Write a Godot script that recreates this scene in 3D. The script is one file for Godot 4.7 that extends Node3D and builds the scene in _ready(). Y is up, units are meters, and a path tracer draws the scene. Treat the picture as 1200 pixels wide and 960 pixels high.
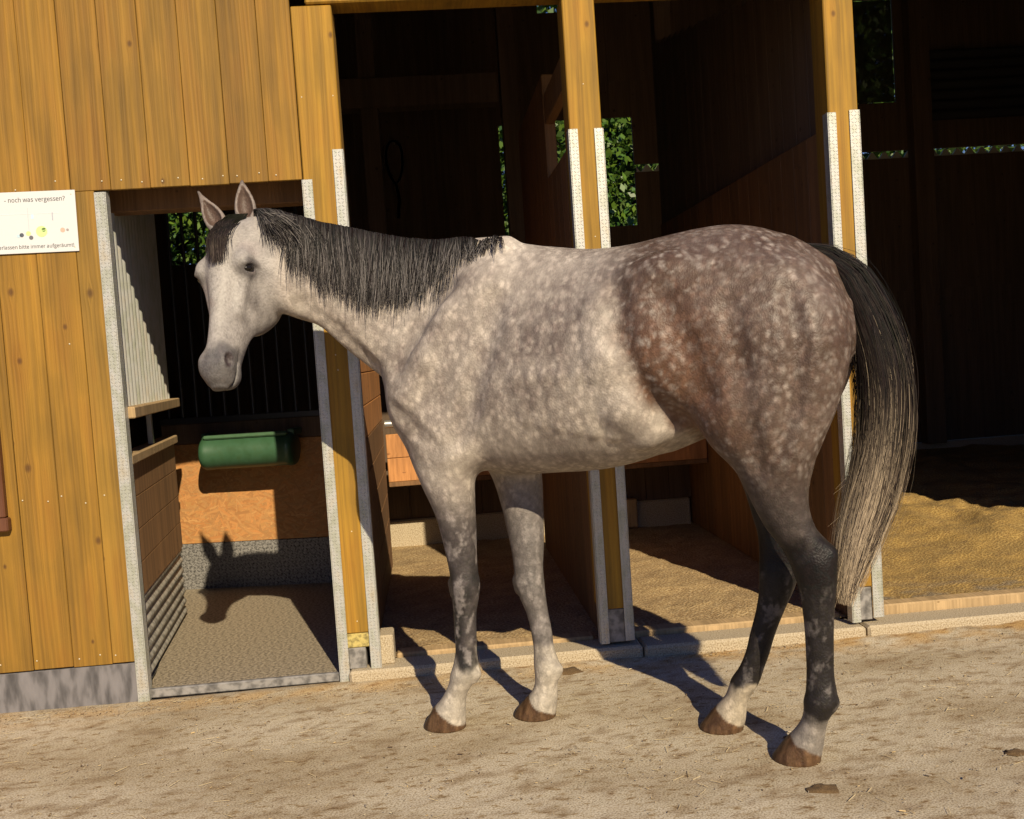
extends Node3D

func _ready() -> void:
	# ---- camera: eye 1.25 m above the yard, tipped 3 degrees down and 3.85 degrees sideways
	var cam := Camera3D.new()
	cam.name = "camera"
	add_child(cam)
	var yaw := deg_to_rad(4.4)
	var pitch := deg_to_rad(-3.0)
	var roll := deg_to_rad(3.85)
	var fwd := Vector3(sin(yaw) * cos(pitch), sin(pitch), -cos(yaw) * cos(pitch))
	var right := Vector3(cos(yaw), 0, sin(yaw))
	var up := right.cross(fwd)
	cam.basis = Basis(right * cos(roll) - up * sin(roll), up * cos(roll) + right * sin(roll), -fwd)
	cam.position = Vector3(0, 1.25, 4.06)
	cam.fov = 43.603
	cam.near = 0.05
	cam.far = 400.0
	cam.current = true
	# ---- sky, sun, exposure
	var env := Environment.new()
	env.background_mode = Environment.BG_SKY
	var sky := Sky.new()
	var ps := ProceduralSkyMaterial.new()
	ps.sky_top_color = Color(0.20, 0.38, 0.70)
	ps.sky_horizon_color = Color(0.62, 0.72, 0.84)
	ps.sky_curve = 0.12
	ps.ground_bottom_color = Color(0.25, 0.22, 0.18)
	ps.ground_horizon_color = Color(0.5, 0.5, 0.45)
	ps.sun_angle_max = 0.0
	sky.sky_material = ps
	env.sky = sky
	env.background_energy_multiplier = 0.55
	env.tonemap_mode = Environment.TONE_MAPPER_LINEAR
	env.tonemap_exposure = 1.64
	env.sdfgi_enabled = true
	env.ssao_enabled = true
	env.ssil_enabled = true
	var we := WorldEnvironment.new()
	we.name = "world_environment"
	we.environment = env
	add_child(we)
	var sun := DirectionalLight3D.new()
	sun.name = "sun"
	add_child(sun)
	sun.look_at_from_position(Vector3.ZERO, Vector3(-0.27, -0.64, -1.0))
	sun.light_energy = 1.3
	sun.light_color = Color(1.0, 0.935, 0.81)
	sun.light_angular_distance = 0.5
	sun.shadow_enabled = true
	# ---- the place, then the things in it
	make_materials()
	build_ground()
	build_stable()
	build_fittings()
	build_trees()
	build_horse()
	build_litter()

# ------------------------------------------------------------------ helpers
var taken := {}
var box_cache := {}
var M := {}
var T := {}

func numbered(called: String) -> String:
	var n: int = taken.get(called, 0)
	taken[called] = n + 1
	return called if n == 0 else "%s_%03d" % [called, n]

func thing(called: String, label: String, category: String, at := Vector3.ZERO, turn := 0.0, group := "") -> Node3D:
	var o := Node3D.new()
	o.name = numbered(called)
	add_child(o)
	o.position = at
	o.rotation.y = turn
	tag(o, label, category, group)
	return o

func tag(o: Node, label: String, category: String, group := "") -> void:
	o.set_meta("label", label)
	o.set_meta("category", category)
	if group != "":
		o.set_meta("group", group)

func part(parent: Node, called: String, mesh: Mesh, mat: Material, at := Vector3.ZERO, rot := Vector3.ZERO) -> MeshInstance3D:
	var o := MeshInstance3D.new()
	o.name = numbered(called) if parent == self else called
	o.mesh = mesh
	o.material_override = mat
	parent.add_child(o, true)
	o.position = at
	o.rotation = rot
	return o

func holder(parent: Node, called: String, at := Vector3.ZERO, turn := 0.0) -> Node3D:
	var o := Node3D.new()
	o.name = called
	parent.add_child(o, true)
	o.position = at
	o.rotation.y = turn
	return o

func structure(called: String, mesh: Mesh, mat: Material, at := Vector3.ZERO) -> MeshInstance3D:
	var o := part(self, called, mesh, mat, at)
	o.set_meta("kind", "structure")
	return o

func lin(r: float, g: float, b: float) -> Color:
	return Color(r, g, b).linear_to_srgb()

func poly(st: SurfaceTool, pts: Array, outward: Vector3) -> void:
	var n: Vector3 = (pts[1] - pts[0]).cross(pts[2] - pts[0]).normalized()
	var q := pts.duplicate()
	if n.dot(outward) > 0.0:
		q.reverse()
	else:
		n = -n
	st.set_normal(n)
	for i in range(1, q.size() - 1):
		st.set_normal(n)
		st.add_vertex(q[0])
		st.set_normal(n)
		st.add_vertex(q[i])
		st.set_normal(n)
		st.add_vertex(q[i + 1])

# a box with chamfered edges, centred on its origin
func bbox(size: Vector3, c := 0.004) -> Mesh:
	var key := "%.4f %.4f %.4f %.4f" % [size.x, size.y, size.z, c]
	if box_cache.has(key):
		return box_cache[key]
	var st := SurfaceTool.new()
	st.begin(Mesh.PRIMITIVE_TRIANGLES)
	bbox_into(st, size, c, Transform3D())
	var m := st.commit()
	box_cache[key] = m
	return m

func bbox_into(st: SurfaceTool, size: Vector3, c: float, x: Transform3D) -> void:
	var h := size * 0.5
	c = minf(c, minf(h.x, minf(h.y, h.z)) * 0.8)
	var v := func(s: Vector3, axis: int) -> Vector3:
		var p := Vector3(s.x * (h.x - c), s.y * (h.y - c), s.z * (h.z - c))
		p[axis] = s[axis] * h[axis]
		return x * p
	for a in 3:
		var b := (a + 1) % 3
		var d := (a + 2) % 3
		for s in [-1.0, 1.0]:
			var q := []
			for k in [[-1.0, -1.0], [1.0, -1.0], [1.0, 1.0], [-1.0, 1.0]]:
				var sg := Vector3.ZERO
				sg[a] = s
				sg[b] = k[0]
				sg[d] = k[1]
				q.append(v.call(sg, a))
			var o := Vector3.ZERO
			o[a] = s
			poly(st, q, x.basis * o)
		# the four edges along axis a
		for s in [-1.0, 1.0]:
			for t in [-1.0, 1.0]:
				var s1 := Vector3.ZERO
				s1[a] = -1.0
				s1[b] = s
				s1[d] = t
				var s2 := s1
				s2[a] = 1.0
				var o := Vector3.ZERO
				o[b] = s
				o[d] = t
				poly(st, [v.call(s1, b), v.call(s2, b), v.call(s2, d), v.call(s1, d)], x.basis * o)
	for i in 8:
		var s := Vector3(1.0 if i & 1 else -1.0, 1.0 if i & 2 else -1.0, 1.0 if i & 4 else -1.0)
		poly(st, [v.call(s, 0), v.call(s, 1), v.call(s, 2)], x.basis * s)

func cyl(r: float, h: float, seg := 12, r2 := -1.0) -> CylinderMesh:
	var m := CylinderMesh.new()
	m.bottom_radius = r
	m.top_radius = r if r2 < 0 else r2
	m.height = h
	m.radial_segments = seg
	m.rings = 1
	return m

# a box given by its two corners
func slab(parent: Node, called: String, a: Vector3, b: Vector3, mat: Material, c := 0.004) -> MeshInstance3D:
	return part(parent, called, bbox((b - a).abs(), c), mat, (a + b) * 0.5)

func grid_mesh(xs: PackedFloat32Array, zs: PackedFloat32Array, height: Callable, colour: Callable) -> ArrayMesh:
	var st := SurfaceTool.new()
	st.begin(Mesh.PRIMITIVE_TRIANGLES)
	for z in zs:
		for x in xs:
			var y: float = height.call(x, z)
			var col: Color = colour.call(x, z)
			st.set_color(col)
			st.add_vertex(Vector3(x, y, z))
	var nx := xs.size()
	for j in zs.size() - 1:
		for i in nx - 1:
			var a := j * nx + i
			for k in [a, a + 1, a + nx, a + 1, a + nx + 1, a + nx]:
				st.add_index(k)
	st.generate_normals()
	return st.commit()

func steps(pieces: Array) -> PackedFloat32Array:
	# pieces: [from, to, cell], end to end
	var out := PackedFloat32Array()
	for p in pieces:
		var n := maxi(1, int(round((p[1] - p[0]) / p[2])))
		for i in n:
			out.append(lerpf(p[0], p[1], float(i) / n))
	out.append(pieces[-1][1])
	return out

# a waved sheet: ribs run along local y, the wave runs along local x, centred
func corrugated(width: float, height: float, pitch: float, amp: float) -> ArrayMesh:
	var st := SurfaceTool.new()
	st.begin(Mesh.PRIMITIVE_TRIANGLES)
	var n := int(width / pitch * 8.0)
	for side in 2:
		for i in n + 1:
			var x := -width * 0.5 + width * i / n
			var z := amp * sin(TAU * x / pitch) - 0.0015 * side
			for s in [-0.5, 0.5]:
				st.add_vertex(Vector3(x, s * height, z))
	for side in 2:
		var o := side * (n + 1) * 2
		for i in n:
			var a := o + i * 2
			var q := [a, a + 1, a + 2, a + 1, a + 3, a + 2]
			if side == 1:
				q.reverse()
			for k in q:
				st.add_index(k)
	st.generate_normals()
	return st.commit()

func tube(st: SurfaceTool, pts: Array, radii: Array, seg := 6, col := Color.WHITE) -> void:
	var prev := Vector3.UP
	for i in pts.size() - 1:
		var d: Vector3 = (pts[i + 1] - pts[i]).normalized()
		var u := d.cross(prev)
		if u.length() < 0.01:
			u = d.cross(Vector3.RIGHT)
		u = u.normalized()
		var w := u.cross(d)
		for k in seg:
			var a0 := TAU * k / seg
			var a1 := TAU * (k + 1) / seg
			var n0 := u * cos(a0) + w * sin(a0)
			var n1 := u * cos(a1) + w * sin(a1)
			var quad := [[pts[i] + n0 * radii[i], n0], [pts[i] + n1 * radii[i], n1], [pts[i + 1] + n1 * radii[i + 1], n1], [pts[i + 1] + n0 * radii[i + 1], n0]]
			for j in [0, 2, 1, 0, 3, 2]:
				st.set_color(col)
				st.set_normal(quad[j][1])
				st.add_vertex(quad[j][0])

# ------------------------------------------------------------------ textures
func noise(kind: int, freq: float, sd: int, oct := 3) -> FastNoiseLite:
	var n := FastNoiseLite.new()
	n.noise_type = kind
	n.frequency = freq
	n.seed = sd
	n.fractal_octaves = oct
	if oct <= 1:
		n.fractal_type = FastNoiseLite.FRACTAL_NONE
	return n

func ntex(kind: int, freq: float, sd: int, oct: int, stops: Array, size := 512, normal := false, strength := 4.0) -> ImageTexture:
	var n := noise(kind, freq, sd, oct)
	var im := n.get_seamless_image(size, size)
	if normal:
		im.convert(Image.FORMAT_RGBA8)
		im.bump_map_to_normal_map(strength)
		return ImageTexture.create_from_image(im)
	var g := Gradient.new()
	var o := PackedFloat32Array()
	var c := PackedColorArray()
	for s in stops:
		o.append(s[0])
		c.append(s[1])
	g.offsets = o
	g.colors = c
	var lut := PackedByteArray()
	lut.resize(768)
	for i in 256:
		var k := g.sample(i / 255.0)
		lut[i * 3] = int(k.r * 255)
		lut[i * 3 + 1] = int(k.g * 255)
		lut[i * 3 + 2] = int(k.b * 255)
	im.convert(Image.FORMAT_L8)
	var src := im.get_data()
	var dst := PackedByteArray()
	dst.resize(src.size() * 3)
	for i in src.size():
		var k := src[i] * 3
		dst[i * 3] = lut[k]
		dst[i * 3 + 1] = lut[k + 1]
		dst[i * 3 + 2] = lut[k + 2]
	return ImageTexture.create_from_image(Image.create_from_data(size, size, false, Image.FORMAT_RGB8, dst))

func grey(v: float) -> Color:
	return Color(v, v, v)

# softwood: long grain with a few knots; 1 m wide, 2 m tall
func wood_texture() -> Array:
	var w := 512
	var h := 1024
	var n1 := noise(FastNoiseLite.TYPE_SIMPLEX_SMOOTH, 0.05, 11, 3)
	var n2 := noise(FastNoiseLite.TYPE_SIMPLEX_SMOOTH, 0.012, 12, 2)
	var n3 := noise(FastNoiseLite.TYPE_VALUE, 0.33, 13, 2)
	var rng := RandomNumberGenerator.new()
	rng.seed = 7
	var off := PackedFloat32Array()
	off.resize(w * h)
	var dark := PackedFloat32Array()
	dark.resize(w * h)
	for k in 26:
		var cx := rng.randf() * w
		var cy := rng.randf() * h
		var r := rng.randf_range(2.2, 5.5)
		var big := int(r * 9)
		for yy in range(int(cy) - big, int(cy) + big):
			for xx in range(int(cx) - int(r * 5), int(cx) + int(r * 5)):
				var dx := (xx - cx) / r
				var dy := (yy - cy) / (r * 0.9)
				var d := sqrt(dx * dx + dy * dy)
				var i := posmod(yy, h) * w + posmod(xx, w)
				off[i] += (1.0 if dx > 0 else -1.0) * r * 1.1 * exp(-dy * dy * 0.12) * exp(-absf(dx) * 0.45)
				if d < 1.5:
					dark[i] = maxf(dark[i], clampf(1.5 - d, 0, 1))
	var data := PackedByteArray()
	data.resize(w * h * 3)
	var bump := PackedByteArray()
	bump.resize(w * h)
	for y in h:
		for x in w:
			var i := y * w + x
			var gx := x - off[i]
			var broad := n2.get_noise_2d(gx * 2.2, y * 0.12)
			var ring := sin(gx * 0.55 + n2.get_noise_2d(gx * 0.9, y * 0.09) * 9.0 + n1.get_noise_2d(gx, y * 0.03) * 2.0)
			var fine := n3.get_noise_2d(gx * 2.0, y * 0.05)
			var v := 0.84 + 0.028 * ring + 0.11 * broad + 0.06 * fine
			var kd := dark[i]
			v = lerpf(v, 0.42, kd * 0.6)
			data[i * 3] = int(clampf(v * 1.03, 0, 1) * 255)
			data[i * 3 + 1] = int(clampf(v * (0.985 - 0.05 * kd) - 0.03 * (1 - v), 0, 1) * 255)
			data[i * 3 + 2] = int(clampf(v * (0.93 - 0.1 * kd) - 0.10 * (1 - v), 0, 1) * 255)
			bump[i] = int(clampf(0.5 + 0.2 * ring + 0.25 * fine, 0, 1) * 255)
	var im := Image.create_from_data(w, h, false, Image.FORMAT_RGB8, data)
	var bm := Image.create_from_data(w, h, false, Image.FORMAT_L8, bump)
	bm.convert(Image.FORMAT_RGBA8)
	bm.bump_map_to_normal_map(2.0)
	return [ImageTexture.create_from_image(im), ImageTexture.create_from_image(bm)]

func osb_texture() -> ImageTexture:
	var s := 384
	var rng := RandomNumberGenerator.new()
	rng.seed = 21
	var data := PackedByteArray()
	data.resize(s * s * 3)
	for i in s * s:
		data[i * 3] = 226
		data[i * 3 + 1] = 204
		data[i * 3 + 2] = 165
	for k in 1500:
		var cx := rng.randf() * s
		var cy := rng.randf() * s
		var a := rng.randf_range(-0.7, 0.7) + (PI / 2 if rng.randf() < 0.3 else 0.0)
		var hl := rng.randf_range(12, 30)
		var hw := rng.randf_range(2.0, 5.0)
		var v := rng.randf_range(0.84, 1.0)
		var warm := rng.randf_range(0.86, 0.95)
		var ca := cos(a)
		var sa := sin(a)
		for u in int(hl * 2):
			for t in int(hw * 2):
				var uu := u - hl
				var tt := t - hw
				var x := posmod(int(cx + uu * ca - tt * sa), s)
				var y := posmod(int(cy + uu * sa + tt * ca), s)
				var e := v * (0.93 if t == 0 else 1.0) * (0.97 + 0.03 * sin(t * 2.1 + k))
				var i := (y * s + x) * 3
				data[i] = int(e * 255)
				data[i + 1] = int(e * warm * 248)
				data[i + 2] = int(e * warm * warm * 225)
	return ImageTexture.create_from_image(Image.create_from_data(s, s, false, Image.FORMAT_RGB8, data))

# raised lozenges of a tread plate, as a height picture
func tread_texture() -> Array:
	var s := 256
	var bump := PackedByteArray()
	bump.resize(s * s)
	for y in s:
		for x in s:
			var v := 0.0
			# lozenges in two directions on a staggered lattice of 64 px
			for o in [[0, 0, 1.0], [32, 0, -1.0], [0, 32, -1.0], [32, 32, 1.0]]:
				var dx := float(posmod(x - o[0] + 32, 64) - 32)
				var dy := float(posmod(y - o[1] + 32, 64) - 32)
				var u: float = (dx + dy * o[2]) * 0.707
				var t: float = (dy - dx * o[2]) * 0.707
				var d := sqrt(pow(u / 14.0, 2) + pow(t / 4.5, 2))
				v = maxf(v, clampf((1.0 - d) * 3.0, 0, 1))
			bump[y * s + x] = int(v * 200)
	var bm := Image.create_from_data(s, s, false, Image.FORMAT_L8, bump)
	var relief := bm.duplicate()
	bm.convert(Image.FORMAT_RGBA8)
	bm.bump_map_to_normal_map(6.0)
	return [ImageTexture.create_from_image(bm), ImageTexture.create_from_image(relief)]

# fine mottling of a grey coat: pale spots about 2 cm across broken up by hair-sized streaks
func coat_texture() -> ImageTexture:
	var s := 512
	var cell := noise(FastNoiseLite.TYPE_CELLULAR, 0.036, 38, 1)
	cell.cellular_return_type = FastNoiseLite.RETURN_DISTANCE
	cell.domain_warp_enabled = true
	cell.domain_warp_amplitude = 14.0
	cell.domain_warp_frequency = 0.03
	var a := cell.get_seamless_image(s, s).get_data()
	var b := noise(FastNoiseLite.TYPE_VALUE, 0.22, 36, 3).get_seamless_image(s, s).get_data()
	var c := noise(FastNoiseLite.TYPE_SIMPLEX_SMOOTH, 0.02, 39, 3).get_seamless_image(s, s).get_data()
	var out := PackedByteArray()
	out.resize(s * s)
	for i in s * s:
		var spot := 1.0 - smoothstep(0.12, 0.55, a[i] / 255.0)
		var v := 0.90 + 0.15 * spot * clampf(2.4 * c[i] / 255.0 - 0.5, 0.15, 1.2) - 0.17 * (1.0 - b[i] / 255.0)
		out[i] = int(clampf(v, 0, 1) * 255)
	return ImageTexture.create_from_image(Image.create_from_data(s, s, false, Image.FORMAT_L8, out))

func tri(m: StandardMaterial3D, scale: Vector3, world := true, offset := Vector3.ZERO) -> void:
	m.uv1_triplanar = true
	m.uv1_world_triplanar = world
	m.uv1_scale = scale
	m.uv1_offset = offset
	m.uv1_triplanar_sharpness = 4.0

func mat(col: Color, rough := 0.8, metal := 0.0) -> StandardMaterial3D:
	var m := StandardMaterial3D.new()
	m.albedo_color = col
	m.roughness = rough
	m.metallic = metal
	return m

func overlay(m: StandardMaterial3D, tex: Texture2D, scale: Vector3) -> void:
	m.detail_enabled = true
	m.detail_blend_mode = BaseMaterial3D.BLEND_MODE_MUL
	m.detail_albedo = tex
	m.detail_uv_layer = BaseMaterial3D.DETAIL_UV_2
	m.uv2_triplanar = true
	m.uv2_world_triplanar = true
	m.uv2_scale = scale
	m.uv2_triplanar_sharpness = 4.0

func wood_mat(col: Color, offset: Vector3, scale := Vector3(1, 0.5, 1), rough := 0.62) -> StandardMaterial3D:
	var m := mat(col, rough)
	m.albedo_texture = T.wood[0]
	m.normal_enabled = true
	m.normal_texture = T.wood[1]
	m.normal_scale = 0.35
	tri(m, scale, true, offset)
	return m

func make_materials() -> void:
	T.wood = wood_texture()
	T.tread = tread_texture()
	T.grime = ntex(FastNoiseLite.TYPE_SIMPLEX_SMOOTH, 0.02, 31, 5, [[0.0, grey(0.55)], [0.35, grey(0.75)], [0.6, grey(0.92)], [1.0, grey(1.0)]])
	T.speck = ntex(FastNoiseLite.TYPE_VALUE, 0.25, 32, 2, [[0.0, grey(0.76)], [0.4, grey(0.91)], [0.6, grey(0.97)], [1.0, grey(1.0)]])
	T.speck_n = ntex(FastNoiseLite.TYPE_VALUE, 0.25, 32, 2, [], 512, true, 5.0)
	T.sand = ntex(FastNoiseLite.TYPE_SIMPLEX_SMOOTH, 0.06, 33, 5, [[0.0, Color(0.55, 0.50, 0.43)], [0.3, Color(0.80, 0.76, 0.70)], [0.5, Color(0.91, 0.89, 0.85)], [0.75, Color(0.97, 0.96, 0.94)], [1.0, grey(1.0)]], 1024)
	T.sand_n = ntex(FastNoiseLite.TYPE_SIMPLEX_SMOOTH, 0.06, 33, 5, [], 1024, true, 7.0)
	T.chip = ntex(FastNoiseLite.TYPE_CELLULAR, 0.09, 34, 2, [[0.0, Color(0.40, 0.32, 0.22)], [0.25, Color(0.78, 0.72, 0.62)], [0.5, Color(0.92, 0.88, 0.8)], [1.0, grey(1.0)]])
	T.chip_n = ntex(FastNoiseLite.TYPE_CELLULAR, 0.09, 34, 2, [], 512, true, 8.0)
	T.spangle = ntex(FastNoiseLite.TYPE_CELLULAR, 0.05, 35, 1, [[0.0, grey(0.62)], [0.5, grey(0.85)], [1.0, grey(1.0)]], 256)
	T.stain = ntex(FastNoiseLite.TYPE_SIMPLEX_SMOOTH, 0.012, 44, 5, [[0.0, Color(0.88, 0.89, 0.82)], [0.35, Color(0.95, 0.955, 0.92)], [0.55, grey(1.0)], [0.75, Color(1.0, 0.98, 0.95)], [1.0, Color(0.97, 0.92, 0.84)]], 512)
	T.smear = ntex(FastNoiseLite.TYPE_SIMPLEX_SMOOTH, 0.035, 45, 5, [[0.0, Color(0.62, 0.52, 0.40)], [0.17, Color(0.79, 0.72, 0.62)], [0.27, Color(0.93, 0.91, 0.87)], [0.40, grey(0.99)], [1.0, grey(1.0)]], 1024)
	T.osb = osb_texture()
	T.fleck_raw = ntex(FastNoiseLite.TYPE_VALUE, 0.2, 36, 3, [[0.0, grey(0.80)], [0.35, grey(0.90)], [0.6, grey(0.97)], [1.0, grey(1.0)]])
	T.fleck = coat_texture()
	T.fleck_n = ntex(FastNoiseLite.TYPE_SIMPLEX_SMOOTH, 0.12, 37, 3, [], 512, true, 3.0)

	# golden stained spruce of the outside cladding, in five boards' worth of variety
	var tints := [[0.318, 0.178, 0.0140], [0.292, 0.168, 0.0160], [0.338, 0.188, 0.0150], [0.308, 0.183, 0.0200], [0.280, 0.157, 0.0130]]
	for i in 5:
		M["gold%d" % i] = wood_mat(lin(tints[i][0], tints[i][1], tints[i][2]), Vector3(0.37 * i, 0.0, 0.11 * i), Vector3(1, 0.31, 1), 0.75)
	M.post = wood_mat(lin(0.392, 0.230, 0.0160), Vector3(0.61, 0.0, 0.3), Vector3(1, 0.31, 1), 0.75)
	for i in 3:
		M["brown%d" % i] = wood_mat(lin(0.21 + 0.03 * i, 0.115 + 0.016 * i, 0.045 + 0.008 * i), Vector3(0.29 * i, 0.41 * i, 0.2 * i), Vector3(1, 0.5, 1), 0.75)
	for k in M.keys():
		if k.begins_with("gold") or k == "post":
			overlay(M[k], T.stain, Vector3(1.1, 0.30, 1.1))
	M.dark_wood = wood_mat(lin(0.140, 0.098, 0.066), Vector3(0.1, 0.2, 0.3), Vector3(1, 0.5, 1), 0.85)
	M.fresh_board = wood_mat(lin(0.56, 0.27, 0.095), Vector3(0.2, 0.1, 0.7), Vector3(0.5, 1.0, 0.5), 0.7)
	M.stall_panel = wood_mat(lin(0.36, 0.21, 0.095), Vector3(0.5, 0.3, 0.1), Vector3(1, 0.5, 1), 0.75)
	M.cap = wood_mat(lin(0.50, 0.38, 0.22), Vector3(0.7, 0.1, 0.4), Vector3(1, 1, 1), 0.8)
	M.frame_wood = wood_mat(lin(0.14, 0.055, 0.025), Vector3(0.3, 0.3, 0.3), Vector3(2, 1, 2), 0.5)

	var g := mat(lin(0.54, 0.535, 0.50), 0.42, 0.35)
	g.albedo_texture = T.speck
	g.normal_enabled = true
	g.normal_texture = T.tread[0]
	g.normal_scale = 0.9
	tri(g, Vector3(9, 9, 9))
	overlay(g, T.stain, Vector3(2.5, 1.2, 2.5))
	M.strip = g
	var pl := mat(lin(0.235, 0.22, 0.225), 0.55, 0.3)
	pl.albedo_texture = T.grime
	tri(pl, Vector3(1.7, 0.45, 1.7))
	M.plinth = pl
	var sh := mat(lin(0.33, 0.31, 0.29), 0.55, 0.3)
	sh.albedo_texture = T.grime
	tri(sh, Vector3(2.0, 2.0, 2.0))
	M.shoe = sh
	var tp := mat(lin(0.45, 0.37, 0.26), 0.6, 0.15)
	tp.albedo_texture = T.grime
	tp.normal_enabled = true
	tp.normal_texture = T.tread[0]
	tp.normal_scale = 2.4
	tri(tp, Vector3(5.5, 5.5, 5.5))
	M.tread = tp
	var tk := tp.duplicate()
	tk.albedo_color = lin(0.27, 0.255, 0.235)
	M.kick = tk
	var co := mat(lin(0.50, 0.50, 0.47), 0.5, 0.1)
	co.albedo_texture = T.stain
	tri(co, Vector3(1.5, 0.9, 1.5))
	M.sheet = co
	var cs := mat(lin(0.52, 0.49, 0.42), 0.5, 0.15)
	cs.albedo_texture = T.grime
	tri(cs, Vector3(2.2, 2.2, 2.2))
	M.sheet_low = cs
	var con := mat(lin(0.49, 0.42, 0.31), 0.9)
	con.albedo_texture = T.sand
	con.normal_enabled = true
	con.normal_texture = T.sand_n
	con.normal_scale = 0.6
	tri(con, Vector3(1.9, 1.9, 1.9))
	M.concrete = con
	var ye := mat(lin(0.52, 0.41, 0.13), 0.8)
	ye.albedo_texture = T.grime
	tri(ye, Vector3(4, 4, 4))
	M.yellow_board = ye
	var ob := mat(lin(0.50, 0.31, 0.145), 0.7)
	ob.albedo_texture = T.osb
	tri(ob, Vector3(1.6, 1.6, 1.6))
	M.osb = ob
	var rail := mat(lin(0.62, 0.61, 0.58), 0.3, 0.8)
	M.rail = rail
	var bar := mat(lin(0.055, 0.055, 0.058), 0.45, 0.5)
	M.bar = bar
	var gr := mat(lin(0.036, 0.092, 0.046), 0.42)
	gr.albedo_texture = T.stain
	tri(gr, Vector3(2, 2, 2))
	M.green = gr
	var gd := gr.duplicate()
	gd.albedo_color = lin(0.065, 0.13, 0.07)
	M.green_rim = gd
	M.paper = mat(lin(0.58, 0.58, 0.58), 0.45)
	M.ink = mat(lin(0.03, 0.03, 0.035), 0.7)
	M.screw = mat(lin(0.55, 0.48, 0.34), 0.45, 0.3)
	M.black = mat(lin(0.02, 0.02, 0.02), 0.7)
	var gnd := mat(lin(1, 1, 1), 0.95)
	gnd.vertex_color_use_as_albedo = true
	gnd.albedo_texture = T.sand
	gnd.normal_enabled = true
	gnd.normal_texture = T.sand_n
	gnd.normal_scale = 0.25
	tri(gnd, Vector3(1.9, 1.9, 1.9))
	overlay(gnd, T.smear, Vector3(0.37, 1.0, 0.83))
	M.ground = gnd
	var bed := mat(lin(1, 1, 1), 0.95)
	bed.vertex_color_use_as_albedo = true
	bed.albedo_texture = T.chip
	bed.normal_enabled = true
	bed.normal_texture = T.chip_n
	bed.normal_scale = 0.55
	tri(bed, Vector3(1.6, 1.6, 1.6))
	M.bedding = bed
	var hs := mat(lin(1, 1, 1), 0.5)
	hs.metallic_specular = 0.35
	hs.vertex_color_use_as_albedo = true
	hs.albedo_texture = T.fleck
	hs.normal_enabled = true
	hs.normal_texture = T.fleck_n
	hs.normal_scale = 0.35
	tri(hs, Vector3(2.3, 1.7, 2.3), false)
	M.coat = hs
	var face := hs.duplicate()
	face.albedo_texture = T.fleck_raw
	M.face_coat = face
	var hair := mat(lin(1, 1, 1), 0.6)
	hair.metallic_specular = 0.22
	hair.vertex_color_use_as_albedo = true
	hair.cull_mode = BaseMaterial3D.CULL_DISABLED
	M.hair = hair
	var leaf := mat(lin(1, 1, 1), 0.5)
	leaf.vertex_color_use_as_albedo = true
	leaf.cull_mode = BaseMaterial3D.CULL_DISABLED
	leaf.backlight_enabled = true
	leaf.backlight = lin(0.10, 0.20, 0.02)
	M.leaf = leaf
	M.bark = mat(lin(0.09, 0.065, 0.045), 0.9)
	var litter := mat(lin(1, 1, 1), 0.9)
	litter.vertex_color_use_as_albedo = true
	M.litter = litter
	var pane := mat(Color(0.22, 0.23, 0.19, 0.86), 0.3)
	pane.transparency = BaseMaterial3D.TRANSPARENCY_ALPHA
	M.dusty_pane = pane
	M.eye = mat(lin(0.010, 0.008, 0.007), 0.12)
	M.eye.metallic_specular = 0.35
	var roof := mat(lin(0.20, 0.17, 0.14), 0.9)
	M.roof = roof

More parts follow.
